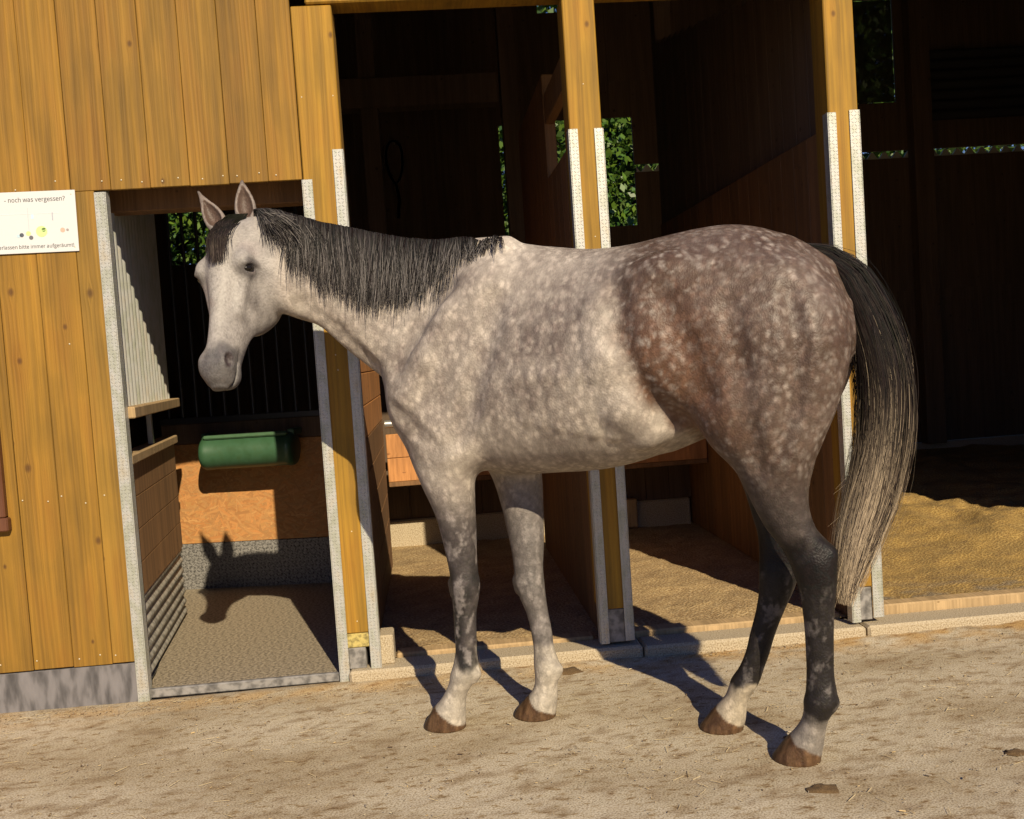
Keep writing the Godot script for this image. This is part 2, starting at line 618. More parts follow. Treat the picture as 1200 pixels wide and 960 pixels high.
# ------------------------------------------------------------------ ground
func build_ground() -> void:
	var n1 := noise(FastNoiseLite.TYPE_SIMPLEX_SMOOTH, 1.1, 41, 4)
	var n2 := noise(FastNoiseLite.TYPE_SIMPLEX_SMOOTH, 9.0, 42, 3)
	var n3 := noise(FastNoiseLite.TYPE_SIMPLEX_SMOOTH, 3.2, 43, 4)
	var h := func(x: float, z: float) -> float:
		var out := 0.004 * n1.get_noise_2d(x, z) + 0.0016 * n2.get_noise_2d(x, z * 1.6) - 0.004
		# chaff swept up against the sill
		out += 0.020 * exp(-pow((z - 0.06) / 0.07, 2)) * smoothstep(1.2, 2.0, x) * (0.8 + 0.6 * n3.get_noise_2d(x * 2.0, z))
		out += 0.012 * exp(-pow((z - 0.04) / 0.05, 2)) * smoothstep(0.0, -0.5, absf(x + 0.1) - 1.1)
		if z < -0.03:
			out = -0.05
		return out
	var c := func(x: float, z: float) -> Color:
		var a := Color(0.530, 0.468, 0.360)
		var v := n1.get_noise_2d(x * 0.9 + 7.0, z * 1.5)
		a = a.lerp(Color(0.590, 0.530, 0.425), clampf(v * 1.6, 0, 1))
		a = a.lerp(Color(0.400, 0.330, 0.225), clampf(-v * 1.8, 0, 1))
		# damp or fouled smears, longer across the view than along it
		var s := n3.get_noise_2d(x * 1.3, z * 3.4)
		a = a.lerp(Color(0.300, 0.220, 0.130), 0.75 * smoothstep(0.18, 0.5, s))
		var f := n2.get_noise_2d(x * 1.2 + 3.0, z * 3.0)
		a = a.lerp(Color(0.285, 0.205, 0.118), 0.65 * smoothstep(0.25, 0.55, f))
		var chaff := exp(-pow((z - 0.06) / 0.13, 2)) * clampf(0.55 + 1.5 * n3.get_noise_2d(x * 1.5 + 5.0, z * 3.0), 0, 1)
		a = a.lerp(Color(0.50, 0.315, 0.115), clampf(chaff * (0.9 if x > 0.9 else 0.6), 0, 1))
		return a
	var xs := steps([[-60.0, -20.0, 10.0], [-20.0, -6.0, 2.0], [-6.0, -2.4, 0.3], [-2.4, 3.2, 0.02], [3.2, 8.0, 0.4], [8.0, 20.0, 2.0], [20.0, 60.0, 10.0]])
	var zs := steps([[-60.0, -20.0, 10.0], [-20.0, -4.0, 2.0], [-4.0, -0.04, 0.9], [-0.04, 2.0, 0.02], [2.0, 5.0, 0.15], [5.0, 12.0, 1.0], [12.0, 60.0, 8.0]])
	structure("ground", grid_mesh(xs, zs, h, c), M.ground)

	# deep litter inside the stalls
	var bh := func(x: float, z: float) -> float:
		var y := 0.045 + 0.010 * n1.get_noise_2d(x * 2.0, z * 2.0) + 0.006 * n2.get_noise_2d(x, z)
		var pile := smoothstep(1.85, 3.2, x) * smoothstep(-0.35, -1.9, z)
		return y + pile * (0.08 + 0.06 * n1.get_noise_2d(x * 1.5 + 3.0, z * 1.5))
	var bc := func(x: float, z: float) -> Color:
		var gold := smoothstep(1.5, 2.1, x)
		var v := n3.get_noise_2d(x * 1.4, z * 1.4)
		var a := Color(0.50, 0.385, 0.23).lerp(Color(0.38, 0.285, 0.17), clampf(0.5 + 1.4 * v, 0, 1))
		var b := Color(0.43, 0.30, 0.105).lerp(Color(0.34, 0.24, 0.092), clampf(0.5 + 1.6 * v, 0, 1))
		var o := a.lerp(b, gold)
		o = o.lerp(Color(0.20, 0.135, 0.065), 0.7 * smoothstep(0.3, 0.6, n2.get_noise_2d(x * 2.0, z * 2.0 + 9.0)))
		# bare grey floor showing through beside the sill
		var bare := smoothstep(-0.75, -0.3, z) * smoothstep(1.7, 1.8, x) * smoothstep(-0.05, 0.25, n3.get_noise_2d(x * 1.1, z * 3.0 + 4.0))
		return o.lerp(Color(0.23, 0.20, 0.165), bare * 0.9)
	structure("stall_bedding", grid_mesh(steps([[-0.36, 4.3, 0.03], [4.3, 6.4, 0.2]]), steps([[-4.98, -3.0, 0.06], [-3.0, -0.125, 0.03]]), bh, bc), M.bedding)
	structure("barn_floor", bbox(Vector3(10.2, 0.05, 5.0), 0.002), M.concrete, Vector3(1.4, -0.020, -2.56))

# ------------------------------------------------------------------ the stable
func plank_run(wall: Node, x0: float, x1: float, y0: float, y1: float, phase: float, rng: RandomNumberGenerator) -> void:
	var pitch := 0.149
	var k := floori((x0 - phase) / pitch)
	while true:
		var a := maxf(phase + k * pitch, x0)
		var b := minf(phase + (k + 1) * pitch, x1)
		k += 1
		if a >= x1 - 0.004:
			break
		if b - a < 0.012:
			continue
		var proud := rng.randf_range(-0.0015, 0.0015)
		var o := slab(wall, "plank", Vector3(a + 0.0009, y0 + rng.randf_range(-0.002, 0.002), -0.024 + proud), Vector3(b - 0.0009, y1, proud - 0.002), M["gold%d" % rng.randi_range(0, 4)], 0.0022)
		o.rotation.z = rng.randf_range(-0.0006, 0.0006)

func screws_at(parent: Node, spots: Array, r := 0.004) -> void:
	var st := SurfaceTool.new()
	st.begin(Mesh.PRIMITIVE_TRIANGLES)
	for p in spots:
		for k in 6:
			var a := TAU * k / 6.0
			var b := TAU * (k + 1) / 6.0
			st.set_normal(Vector3(0, 0, 1))
			st.add_vertex(p + Vector3(0, 0, 0.0022))
			st.set_normal(Vector3(cos(b), sin(b), 0.7).normalized())
			st.add_vertex(p + Vector3(cos(b) * r, sin(b) * r, 0.0))
			st.set_normal(Vector3(cos(a), sin(a), 0.7).normalized())
			st.add_vertex(p + Vector3(cos(a) * r, sin(a) * r, 0.0))
	var o := part(parent, "screws", st.commit(), M.screw)
	o.set_meta("kind", "stuff")

func angle_strip(post: Node, x_edge: float, inward: float, y0: float, y1: float, w := 0.036) -> void:
	# folded steel angle: a leg on the face and a leg round the corner
	var st := SurfaceTool.new()
	st.begin(Mesh.PRIMITIVE_TRIANGLES)
	var cy := (y0 + y1) * 0.5
	bbox_into(st, Vector3(w, y1 - y0, 0.004), 0.0012, Transform3D(Basis(), Vector3(x_edge + inward * w * 0.5, 0, 0.0035)))
	bbox_into(st, Vector3(0.004, y1 - y0, 0.05), 0.0012, Transform3D(Basis(), Vector3(x_edge - inward * 0.0022, 0, -0.0205)))
	part(post, "edge_strip", st.commit(), M.strip, Vector3(0, cy, 0))

func board_wall(parent: Node, called: String, a: Vector3, b: Vector3, y0: float, y1: float, pitch: float, mats: Array, sd: int, thick := 0.024) -> Node3D:
	# upright boards between two floor points
	var rng := RandomNumberGenerator.new()
	rng.seed = sd
	var d := b - a
	var len := Vector2(d.x, d.z).length()
	var turn := atan2(-d.z, d.x)
	var w := holder(parent, called, a, turn)
	var n := int(round(len / pitch))
	for i in n:
		var p := len / n
		slab(w, "board", Vector3(i * p + 0.001, y0, -thick + rng.randf_range(-0.002, 0.002)), Vector3((i + 1) * p - 0.001, y1, rng.randf_range(-0.002, 0.0)), mats[rng.randi_range(0, mats.size() - 1)], 0.003)
	return w

func build_stable() -> void:
	var rng := RandomNumberGenerator.new()
	rng.seed = 5
	var s := thing("stable", "wooden stable with golden board cladding, open dark stalls and steel-edged posts", "stable")
	# cladding left of and above the low doorway
	var wall := holder(s, "front_wall")
	plank_run(wall, -3.7, -1.316, 0.155, 3.0, -1.167, rng)
	plank_run(wall, -1.316, -1.229, 0.155, 1.985, -1.167, rng)
	plank_run(wall, -1.316, -0.441, 1.985, 3.0, -1.167, rng)
	slab(wall, "lintel_board", Vector3(-1.30, 1.93, -0.30), Vector3(-0.44, 2.10, -0.20), M.brown1)
	slab(wall, "frame_post", Vector3(-1.36, 0.0, -0.16), Vector3(-1.235, 1.89, -0.03), M.brown0)
	var dots := []
	for row in [0.185, 0.81, 1.40, 2.02]:
		var x := -3.6
		while x < -1.25:
			if rng.randf() < 0.55:
				dots.append(Vector3(x + rng.randf_range(-0.012, 0.012), row + rng.randf_range(-0.02, 0.02), 0.0))
			x += 0.0745
	var xx := -1.2
	while xx < -0.46:
		dots.append(Vector3(xx + rng.randf_range(-0.012, 0.012), 2.012 + rng.randf_range(-0.006, 0.012), 0.0))
		xx += 0.0745
	screws_at(wall, dots, 0.0034)
	# steel plinth sheet under the planks
	slab(s, "plinth", Vector3(-3.7, -0.04, -0.03), Vector3(-1.232, 0.150, -0.006), M.plinth, 0.002)
	# the door edge strip on the plank ends
	angle_strip(wall, -1.190, -1.0, -0.005, 1.978, 0.04)

	# posts
	var p3 := holder(s, "post")
	slab(p3, "timber", Vector3(-0.438, 0.192, -0.15), Vector3(-0.282, 2.646, 0.0), M.post, 0.004)
	slab(p3, "shoe", Vector3(-0.405, 0.046, -0.12), Vector3(-0.335, 0.132, -0.006), M.shoe)
	slab(p3, "packing_board", Vector3(-0.43, 0.133, -0.13), Vector3(-0.29, 0.190, -0.003), M.yellow_board)
	angle_strip(p3, -0.440, 1.0, 0.0, 1.984, 0.037)
	angle_strip(p3, -0.280, -1.0, 0.046, 2.094, 0.038)
	slab(p3, "foot_block", Vector3(-0.284, 0.046, -0.16), Vector3(-0.225, 0.165, -0.03), M.concrete, 0.006)
	screws_at(p3, [Vector3(-0.36, 0.24, 0), Vector3(-0.355, 0.6, 0), Vector3(-0.365, 1.30, 0), Vector3(-0.36, 1.24, 0), Vector3(-0.42, 2.3, 0), Vector3(-0.30, 2.3, 0)], 0.003)
	var p4 := holder(s, "post")
	slab(p4, "timber", Vector3(0.614, 0.200, -0.14), Vector3(0.743, 2.646, 0.0), M.post, 0.004)
	slab(p4, "shoe", Vector3(0.640, 0.060, -0.12), Vector3(0.715, 0.199, -0.006), M.shoe)
	angle_strip(p4, 0.612, 1.0, 0.060, 2.126, 0.034)
	angle_strip(p4, 0.745, -1.0, 0.066, 2.125, 0.034)
	screws_at(p4, [Vector3(0.68, 2.3, 0), Vector3(0.69, 1.7, 0)], 0.003)
	var p5 := holder(s, "post")
	slab(p5, "timber", Vector3(1.667, 0.200, -0.14), Vector3(1.791, 2.646, 0.0), M.post, 0.004)
	slab(p5, "shoe", Vector3(1.697, 0.060, -0.12), Vector3(1.755, 0.199, -0.006), M.shoe)
	angle_strip(p5, 1.665, 1.0, 0.055, 2.140, 0.033)
	angle_strip(p5, 1.793, -1.0, 0.070, 2.146, 0.041)
	# head beam over the open bays, and the wall that ends the wide bay
	slab(s, "head_beam", Vector3(-0.381, 2.652, -0.13), Vector3(6.5, 2.86, 0.004), M.post, 0.006)
	var endw := holder(s, "front_wall")
	plank_run(endw, 3.93, 6.5, 0.02, 2.648, 0.1, rng)
	plank_run(endw, -0.381, 6.5, 2.865, 3.05, 0.05, rng)
	# sill: cast kerb pieces in front, timber behind
	var kerb := holder(s, "sill")
	for k in [[-0.405, 0.10], [0.106, 0.775], [0.782, 1.705], [1.712, 2.9], [2.906, 4.2]]:
		var step_up := 0.008 * rng.randf()
		slab(kerb, "sill_block", Vector3(k[0], -0.06, -0.118), Vector3(k[1], 0.042 + step_up, 0.028 + 0.012 * rng.randf()), M.concrete, 0.010)
	slab(kerb, "sill_timber", Vector3(1.80, 0.03, -0.20), Vector3(4.15, 0.085, -0.121), M.cap, 0.006)
	slab(kerb, "sill_timber", Vector3(-0.22, 0.02, -0.20), Vector3(0.60, 0.062, -0.121), M.cap, 0.006)
	slab(kerb, "sill_timber", Vector3(0.75, 0.02, -0.20), Vector3(1.66, 0.066, -0.121), M.cap, 0.006)

	# roof, ends and back
	var roof := holder(s, "roof")
	var slope := atan2(2.0, 5.6)
	for i in 10:
		part(roof, "roof_sheet", bbox(Vector3(1.035, 0.05, 6.0), 0.003), M.roof, Vector3(-3.25 + i * 1.04, 3.98, -2.60), Vector3(slope, 0, 0))
	for i in 6:
		part(roof, "rafter", bbox(Vector3(0.09, 0.16, 5.7), 0.005), M.dark_wood, Vector3(-2.7 + i * 1.7, 3.84, -2.60), Vector3(slope, 0, 0))
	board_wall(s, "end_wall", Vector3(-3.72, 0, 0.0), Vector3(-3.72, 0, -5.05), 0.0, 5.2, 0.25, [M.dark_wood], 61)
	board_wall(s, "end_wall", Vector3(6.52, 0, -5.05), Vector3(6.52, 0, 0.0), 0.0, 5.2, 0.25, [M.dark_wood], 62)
	# back wall: boards with window openings left between
	var back := holder(s, "back_wall")
	var holes := [[-2.15, -1.80, 2.22, 2.68], [0.742, 0.782, 2.2, 3.27], [1.12, 1.93, 2.335, 3.29], [1.15, 1.36, 4.22, 4.5], [3.92, 4.36, 3.30, 4.22]]
	var cuts := [-3.7, 6.5]
	for h in holes:
		cuts.append(h[0])
		cuts.append(h[1])
	cuts.sort()
	for i in cuts.size() - 1:
		var a: float = cuts[i]
		var b: float = cuts[i + 1]
		var n := maxi(1, int(round((b - a) / 0.17)))
		for j in n:
			var x0 := lerpf(a, b, float(j) / n)
			var x1 := lerpf(a, b, float(j + 1) / n)
			var xm := (x0 + x1) * 0.5
			var spans := [[0.205, 5.0]]
			if xm > 1.95:
				spans = [[0.205, 2.800], [2.870, 5.0]]
			var keep := []
			for sp in spans:
				var rest := [sp]
				for h in holes:
					if xm > h[0] and xm < h[1]:
						var nr := []
						for q in rest:
							if h[2] < q[1] and h[3] > q[0]:
								if h[2] > q[0]:
									nr.append([q[0], h[2]])
								if h[3] < q[1]:
									nr.append([h[3], q[1]])
							else:
								nr.append(q)
						rest = nr
				keep.append_array(rest)
			for q in keep:
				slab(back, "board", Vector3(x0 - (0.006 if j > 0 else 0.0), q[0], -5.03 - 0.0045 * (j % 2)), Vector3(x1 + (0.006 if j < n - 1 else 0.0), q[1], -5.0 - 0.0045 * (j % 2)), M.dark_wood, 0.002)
	slab(back, "concrete_base", Vector3(-3.7, 0.0, -5.06), Vector3(6.5, 0.2, -4.975), M.concrete, 0.01)
	# waved sheet resting in the slot above the bay's boards lets daylight through its hollows
	part(back, "ridge_filler", corrugated_edge(4.5, 0.070, 0.115), M.sheet, Vector3(4.2, 2.835, -5.02))
	slab(back, "window_glass", Vector3(3.93, 3.31, -5.020), Vector3(4.35, 4.21, -5.014), M.dusty_pane, 0.001)
	slab(back, "wall_stud", Vector3(4.44, 0.2, -4.99), Vector3(4.62, 4.4, -4.86), M.dark_wood)
	part(back, "light_sheet", corrugated(0.62, 1.5, 0.09, 0.012), M.bar, Vector3(5.25, 3.42, -4.95), Vector3(0, 0, PI / 2))
	# roof posts and a cross beam deep inside
	for x in [-0.35, 0.62, 1.72]:
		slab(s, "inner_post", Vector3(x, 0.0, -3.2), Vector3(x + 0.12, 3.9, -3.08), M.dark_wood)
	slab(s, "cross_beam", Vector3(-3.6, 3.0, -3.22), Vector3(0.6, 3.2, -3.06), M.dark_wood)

	stall_parts(s, rng)

func corrugated_edge(width: float, height: float, pitch: float) -> ArrayMesh:
	# a batten whose upper edge is cut in waves: hollows stay open to the daylight
	var st := SurfaceTool.new()
	st.begin(Mesh.PRIMITIVE_TRIANGLES)
	var n := int(width / pitch * 10)
	for i in n:
		var x0 := -width * 0.5 + width * i / n
		var x1 := -width * 0.5 + width * (i + 1) / n
		var h0 := height * (0.5 + 0.42 * sin(TAU * x0 / pitch))
		var h1 := height * (0.5 + 0.42 * sin(TAU * x1 / pitch))
		var b := -height * 0.5
		poly(st, [Vector3(x0, b, 0.01), Vector3(x1, b, 0.01), Vector3(x1, b + h1, 0.01), Vector3(x0, b + h0, 0.01)], Vector3(0, 0, 1))
		poly(st, [Vector3(x0, b, -0.01), Vector3(x1, b, -0.01), Vector3(x1, b + h1, -0.01), Vector3(x0, b + h0, -0.01)], Vector3(0, 0, -1))
		poly(st, [Vector3(x0, b + h0, -0.01), Vector3(x1, b + h1, -0.01), Vector3(x1, b + h1, 0.01), Vector3(x0, b + h0, 0.01)], Vector3(0, 1, 0))
	return st.commit()

func stall_parts(s: Node3D, rng: RandomNumberGenerator) -> void:
	# --- low doorway stall: its left side runs back and a little outward
	var turn := atan2(1.85, -0.185)
	var lp := holder(s, "side_panel", Vector3(-1.215, 0, -0.04), turn)
	var ln := 1.24
	# local x runs back along the wall, local z points out of the stall
	for i in 4:
		slab(lp, "board", Vector3(0.0, 0.385 + i * 0.134, -0.02 - 0.001 * i), Vector3(ln, 0.385 + (i + 1) * 0.134 - 0.002, 0.01), M.stall_panel, 0.002)
	slab(lp, "cap_rail", Vector3(0.0, 0.922, -0.05), Vector3(ln, 0.962, 0.03), M.cap, 0.005)
	part(lp, "kick_sheet", corrugated(0.36, ln, 0.052, 0.007), M.sheet_low, Vector3(ln * 0.5, 0.20, 0.0), Vector3(0, 0, PI / 2))
	part(lp, "upper_sheet", corrugated(ln, 1.02, 0.076, 0.009), M.sheet, Vector3(ln * 0.5, 1.66, 0.0))
	slab(lp, "ledge_rail", Vector3(0.0, 1.105, -0.025), Vector3(ln, 1.150, 0.055), M.cap, 0.004)
	slab(lp, "bracket", Vector3(0.62, 0.963, -0.012), Vector3(0.65, 1.104, 0.012), M.rail, 0.002)
	# back of that stall
	var b0 := Vector3(-1.56, 0, -1.94)
	var b1 := Vector3(-0.40, 0, -1.75)
	var bt := atan2(-(b1.z - b0.z), b1.x - b0.x)
	var bk := holder(s, "stall_back", b0, bt)
	var bl := (b1 - b0).length()
	slab(bk, "particle_board", Vector3(0.0, 0.295, -0.022), Vector3(bl, 0.868, 0.0), M.osb, 0.002)
	slab(bk, "top_board", Vector3(0.0, 0.870, -0.04), Vector3(bl, 0.985, 0.004), M.dark_wood, 0.004)
	slab(bk, "kick_plate", Vector3(0.0, 0.0, -0.020), Vector3(bl, 0.293, 0.004), M.kick, 0.002)
	var gl := holder(s, "bar_grille", b0, bt)
	slab(gl, "grille_rail", Vector3(0.0, 0.986, -0.03), Vector3(bl, 1.02, 0.012), M.bar, 0.003)
	slab(gl, "grille_rail", Vector3(0.0, 2.30, -0.03), Vector3(bl, 2.34, 0.012), M.bar, 0.003)
	for i in 14:
		part(gl, "bar", cyl(0.0095, 1.28, 10), M.bar, Vector3(0.05 + i * 0.083, 1.66, -0.009))
	# partition behind the first post
	var pa := holder(s, "partition")
	for i in 9:
		slab(pa, "board", Vector3(-0.352, 0.06 + i * 0.145, -2.0), Vector3(-0.302, 0.06 + (i + 1) * 0.145 - 0.003, -0.155), M.fresh_board if i > 5 else M.brown1, 0.003)
	slab(pa, "panel", Vector3(-0.43, 0.03, -1.74), Vector3(-0.378, 2.3, -0.16), M.brown0, 0.003)
	# partition behind the second post: solid below, an open hatch, a rail above
	var pb := holder(s, "partition")
	for i in 13:
		var z0 := -0.145 - i * 0.16
		slab(pb, "board", Vector3(0.635, 0.05, z0 - 0.158), Vector3(0.690, 2.10 if i < 5 else 2.6, z0), M["brown%d" % rng.randi_range(0, 2)], 0.003)
	slab(pb, "rail", Vector3(0.64, 2.36, -0.95), Vector3(0.685, 2.50, -0.145), M.brown0, 0.003)
	# partition behind the third post: two heights of boards
	var pc := holder(s, "partition")
	for i in 18:
		var z0 := -0.145 - i * 0.165
		slab(pc, "board", Vector3(1.690, 0.05, z0 - 0.163), Vector3(1.745, 2.10, z0), M["brown%d" % rng.randi_range(0, 2)], 0.003)
		slab(pc, "upper_board", Vector3(1.710, 2.103, z0 - 0.163), Vector3(1.750, 2.75 - z0 * 0.2, z0), M.dark_wood, 0.003)
	# manger along the back of the two tie stalls: board front, steel rail, raised off the floor
	var mg := holder(s, "manger")
	for x in [[-0.30, 0.63], [0.70, 1.685]]:
		for i in 2:
			slab(mg, "board", Vector3(x[0], 0.53 + i * 0.147, -2.235), Vector3(x[1], 0.53 + (i + 1) * 0.147 - 0.003, -2.2), M.fresh_board, 0.003)
		slab(mg, "bottom_board", Vector3(x[0], 0.50, -2.68), Vector3(x[1], 0.529, -2.2), M.brown1, 0.003)
		part(mg, "rail", cyl(0.024, x[1] - x[0], 14), M.rail, Vector3((x[0] + x[1]) * 0.5, 0.885, -2.22), Vector3(0, 0, PI / 2))
	var rear := holder(s, "stall_rear")
	for i in 13:
		var x0 := -0.35 + i * 0.158
		slab(rear, "board", Vector3(x0, 0.22, -2.735), Vector3(x0 + 0.156, 1.30, -2.70), M.dark_wood, 0.003)
	slab(rear, "concrete_base", Vector3(-0.35, 0.0, -2.76), Vector3(1.68, 0.219, -2.68), M.concrete, 0.01)
	slab(rear, "lit_patch_block", Vector3(1.17, 0.06, -2.677), Vector3(1.30, 0.25, -2.60), M.cap, 0.006)  # pale block added to stand in for a sunlit patch of the concrete base

# ------------------------------------------------------------------ loose fittings
func build_fittings() -> void:
	# tread plate on the floor of the doorway stall
	var tp := thing("tread_plate", "dusty patterned steel floor plate in the low doorway stall", "floor plate", Vector3(-0.82, 0.0, -0.9))
	var st := SurfaceTool.new()
	st.begin(Mesh.PRIMITIVE_TRIANGLES)
	var c := [Vector3(-0.37, 0, 0.86), Vector3(0.375, 0, 0.86), Vector3(0.375, 0, -0.87), Vector3(-0.68, 0, -1.02)]
	var top := []
	for v in c:
		top.append(v + Vector3(0, 0.032, 0))
	poly(st, top, Vector3.UP)
	for i in 4:
		var a: Vector3 = c[i]
		var b: Vector3 = c[(i + 1) % 4]
		poly(st, [a, b, b + Vector3(0, 0.032, 0), a + Vector3(0, 0.032, 0)], (a + b) * 0.5)
	part(tp, "plate", st.commit(), M.tread)
	slab(tp, "front_edge", Vector3(-0.37, 0.0, 0.862), Vector3(0.375, 0.036, 0.885), M.shoe, 0.004)

	# round green feeder on the particle board: a lying plastic drum with a filling lip
	var tr := thing("feeder", "round green plastic feeder fixed to the orange board wall", "feeder", Vector3(-1.02, 0.825, -1.66), atan2(-0.19, 1.16))
	var outline := [[-0.262, 0.0], [-0.262, 0.070], [-0.256, 0.084], [-0.244, 0.092], [-0.225, 0.094], [-0.215, 0.091], [-0.10, 0.092], [0.0, 0.0925], [0.10, 0.092], [0.215, 0.091], [0.225, 0.094], [0.244, 0.092], [0.256, 0.084], [0.262, 0.070], [0.262, 0.0]]
	var drum := SurfaceTool.new()
	drum.begin(Mesh.PRIMITIVE_TRIANGLES)
	for i in outline.size():
		for k in 32:
			var a := TAU * k / 32.0
			drum.add_vertex(Vector3(outline[i][0], outline[i][1] * cos(a), outline[i][1] * sin(a) * 1.15))
	for i in outline.size() - 1:
		for k in 32:
			var a := i * 32 + k
			var b := i * 32 + (k + 1) % 32
			for v in [a, b, a + 32, b, b + 32, a + 32]:
				drum.add_index(v)
	drum.generate_normals()
	part(tr, "drum", drum.commit(), M.green)
	slab(tr, "lip", Vector3(-0.235, 0.078, 0.012), Vector3(0.235, 0.100, 0.075), M.green_rim, 0.008)
	slab(tr, "bracket", Vector3(-0.262, 0.072, -0.125), Vector3(-0.222, 0.108, 0.02), M.green_rim, 0.004)
	slab(tr, "bracket", Vector3(0.222, 0.072, -0.125), Vector3(0.262, 0.108, 0.02), M.green_rim, 0.004)

	# notice on the cladding
	var sg := thing("notice", "white printed notice with drawings fixed to the golden board wall", "notice", Vector3(-1.485, 1.878, 0.003))
	sg.rotation.z = -0.012
	part(sg, "sheet", bbox(Vector3(0.37, 0.232, 0.003), 0.0008), M.paper, Vector3(0, 0, 0.0016))
	words(sg, "heading", "- noch was vergessen?", 0.0225, Vector3(0.035, 0.085, 0.0035))
	words(sg, "footer", "Hinterlassen bitte immer aufgeräumt!", 0.0185, Vector3(0.012, -0.092, 0.0035))
	var ink := func(col: Color) -> StandardMaterial3D: return mat(col, 0.7)
	slab(sg, "drawing", Vector3(0.005, -0.045, 0.0033), Vector3(0.007, 0.055, 0.0038), ink.call(lin(0.45, 0.47, 0.50)), 0.0001)
	slab(sg, "drawing", Vector3(-0.15, 0.031, 0.0033), Vector3(0.13, 0.0325, 0.0037), ink.call(lin(0.62, 0.64, 0.66)), 0.0001)
	slab(sg, "drawing", Vector3(0.094, 0.004, 0.0033), Vector3(0.098, 0.034, 0.0038), ink.call(lin(0.35, 0.36, 0.42)), 0.0001)
	slab(sg, "drawing", Vector3(0.017, 0.012, 0.0033), Vector3(0.027, 0.030, 0.0037), ink.call(lin(0.45, 0.62, 0.70)), 0.0001)
	var disc := func(x: float, y: float, r: float, col: Color) -> void:
		part(sg, "drawing", cyl(r, 0.0005, 14), ink.call(col), Vector3(x, y, 0.0036), Vector3(PI / 2, 0, 0))
	disc.call(0.052, -0.036, 0.021, lin(0.50, 0.68, 0.26))
	disc.call(0.060, -0.030, 0.008, lin(0.25, 0.36, 0.12))
	disc.call(0.130, -0.034, 0.009, lin(0.55, 0.36, 0.28))
	disc.call(0.148, -0.034, 0.005, lin(0.30, 0.26, 0.26))
	disc.call(0.003, -0.042, 0.009, lin(0.66, 0.62, 0.25))
	disc.call(0.012, -0.058, 0.008, lin(0.12, 0.12, 0.13))
	disc.call(-0.022, -0.047, 0.008, lin(0.07, 0.08, 0.10))
	disc.call(-0.034, -0.050, 0.007, lin(0.42, 0.55, 0.62))
	screws_at(sg, [Vector3(0.17, 0.10, 0.003), Vector3(-0.17, 0.10, 0.003), Vector3(0.17, -0.10, 0.003), Vector3(-0.17, -0.10, 0.003)], 0.003)

	# wooden frame at the edge of the picture
	var fr := thing("board_frame", "dark brown framed pinboard hung low on the golden board wall", "pinboard", Vector3(-1.93, 0.71, 0.0))
	slab(fr, "panel", Vector3(-0.255, 0.03, 0.001), Vector3(0.255, 0.66, 0.018), M.cap, 0.002)
	slab(fr, "frame_bar", Vector3(-0.29, 0.0, 0.001), Vector3(0.285, 0.052, 0.040), M.frame_wood, 0.005)
	slab(fr, "frame_bar", Vector3(-0.29, 0.64, 0.001), Vector3(0.285, 0.69, 0.040), M.frame_wood, 0.005)
	slab(fr, "frame_bar", Vector3(0.240, 0.0525, 0.001), Vector3(0.276, 0.6395, 0.034), M.frame_wood, 0.005)
	slab(fr, "frame_bar", Vector3(-0.276, 0.0525, 0.001), Vector3(-0.240, 0.6395, 0.034), M.frame_wood, 0.005)

	# tack hanging on the far wall
	for k in [[-0.36, 3.12, false, "blue halter hanging from a hook in the dark barn"], [-0.18, 3.16, true, "blue halter with a pale lead rope hanging in the dark barn"]]:
		var ha := thing("hanging_halter", k[3], "halter", Vector3(k[0], k[1], -4.9), 0.0, "halters hanging in the dark barn")
		var s2 := SurfaceTool.new()
		s2.begin(Mesh.PRIMITIVE_TRIANGLES)
		var loop := []
		var rad := []
		for i in 17:
			var a := TAU * i / 16.0
			loop.append(Vector3(0.07 * sin(a) * (1.0 + 0.25 * cos(a)), -0.18 + 0.18 * cos(a), 0.01 * sin(2 * a)))
			rad.append(0.011)
		tube(s2, loop, rad, 6)
		part(ha, "strap", s2.commit(), mat(lin(0.30, 0.33, 0.42), 0.6))
		if k[2]:
			var s3 := SurfaceTool.new()
			s3.begin(Mesh.PRIMITIVE_TRIANGLES)
			tube(s3, [Vector3(0, -0.36, 0), Vector3(0.02, -0.5, 0.01), Vector3(0.0, -0.66, 0)], [0.012, 0.014, 0.012], 6)
			part(ha, "lead_rope", s3.commit(), mat(lin(0.6, 0.58, 0.54), 0.8))
		part(ha, "hook", cyl(0.012, 0.09, 8), M.rail, Vector3(0, 0.0, -0.06), Vector3(PI / 2, 0, 0))

func words(parent: Node, called: String, text: String, size: float, at: Vector3) -> void:
	var tm := TextMesh.new()
	var f := SystemFont.new()
	f.font_names = PackedStringArray(["Droid Sans"])
	tm.font = f
	tm.text = text
	tm.font_size = 32
	tm.pixel_size = size / 32.0
	tm.depth = 0.0005
	part(parent, called, tm, M.ink, at)

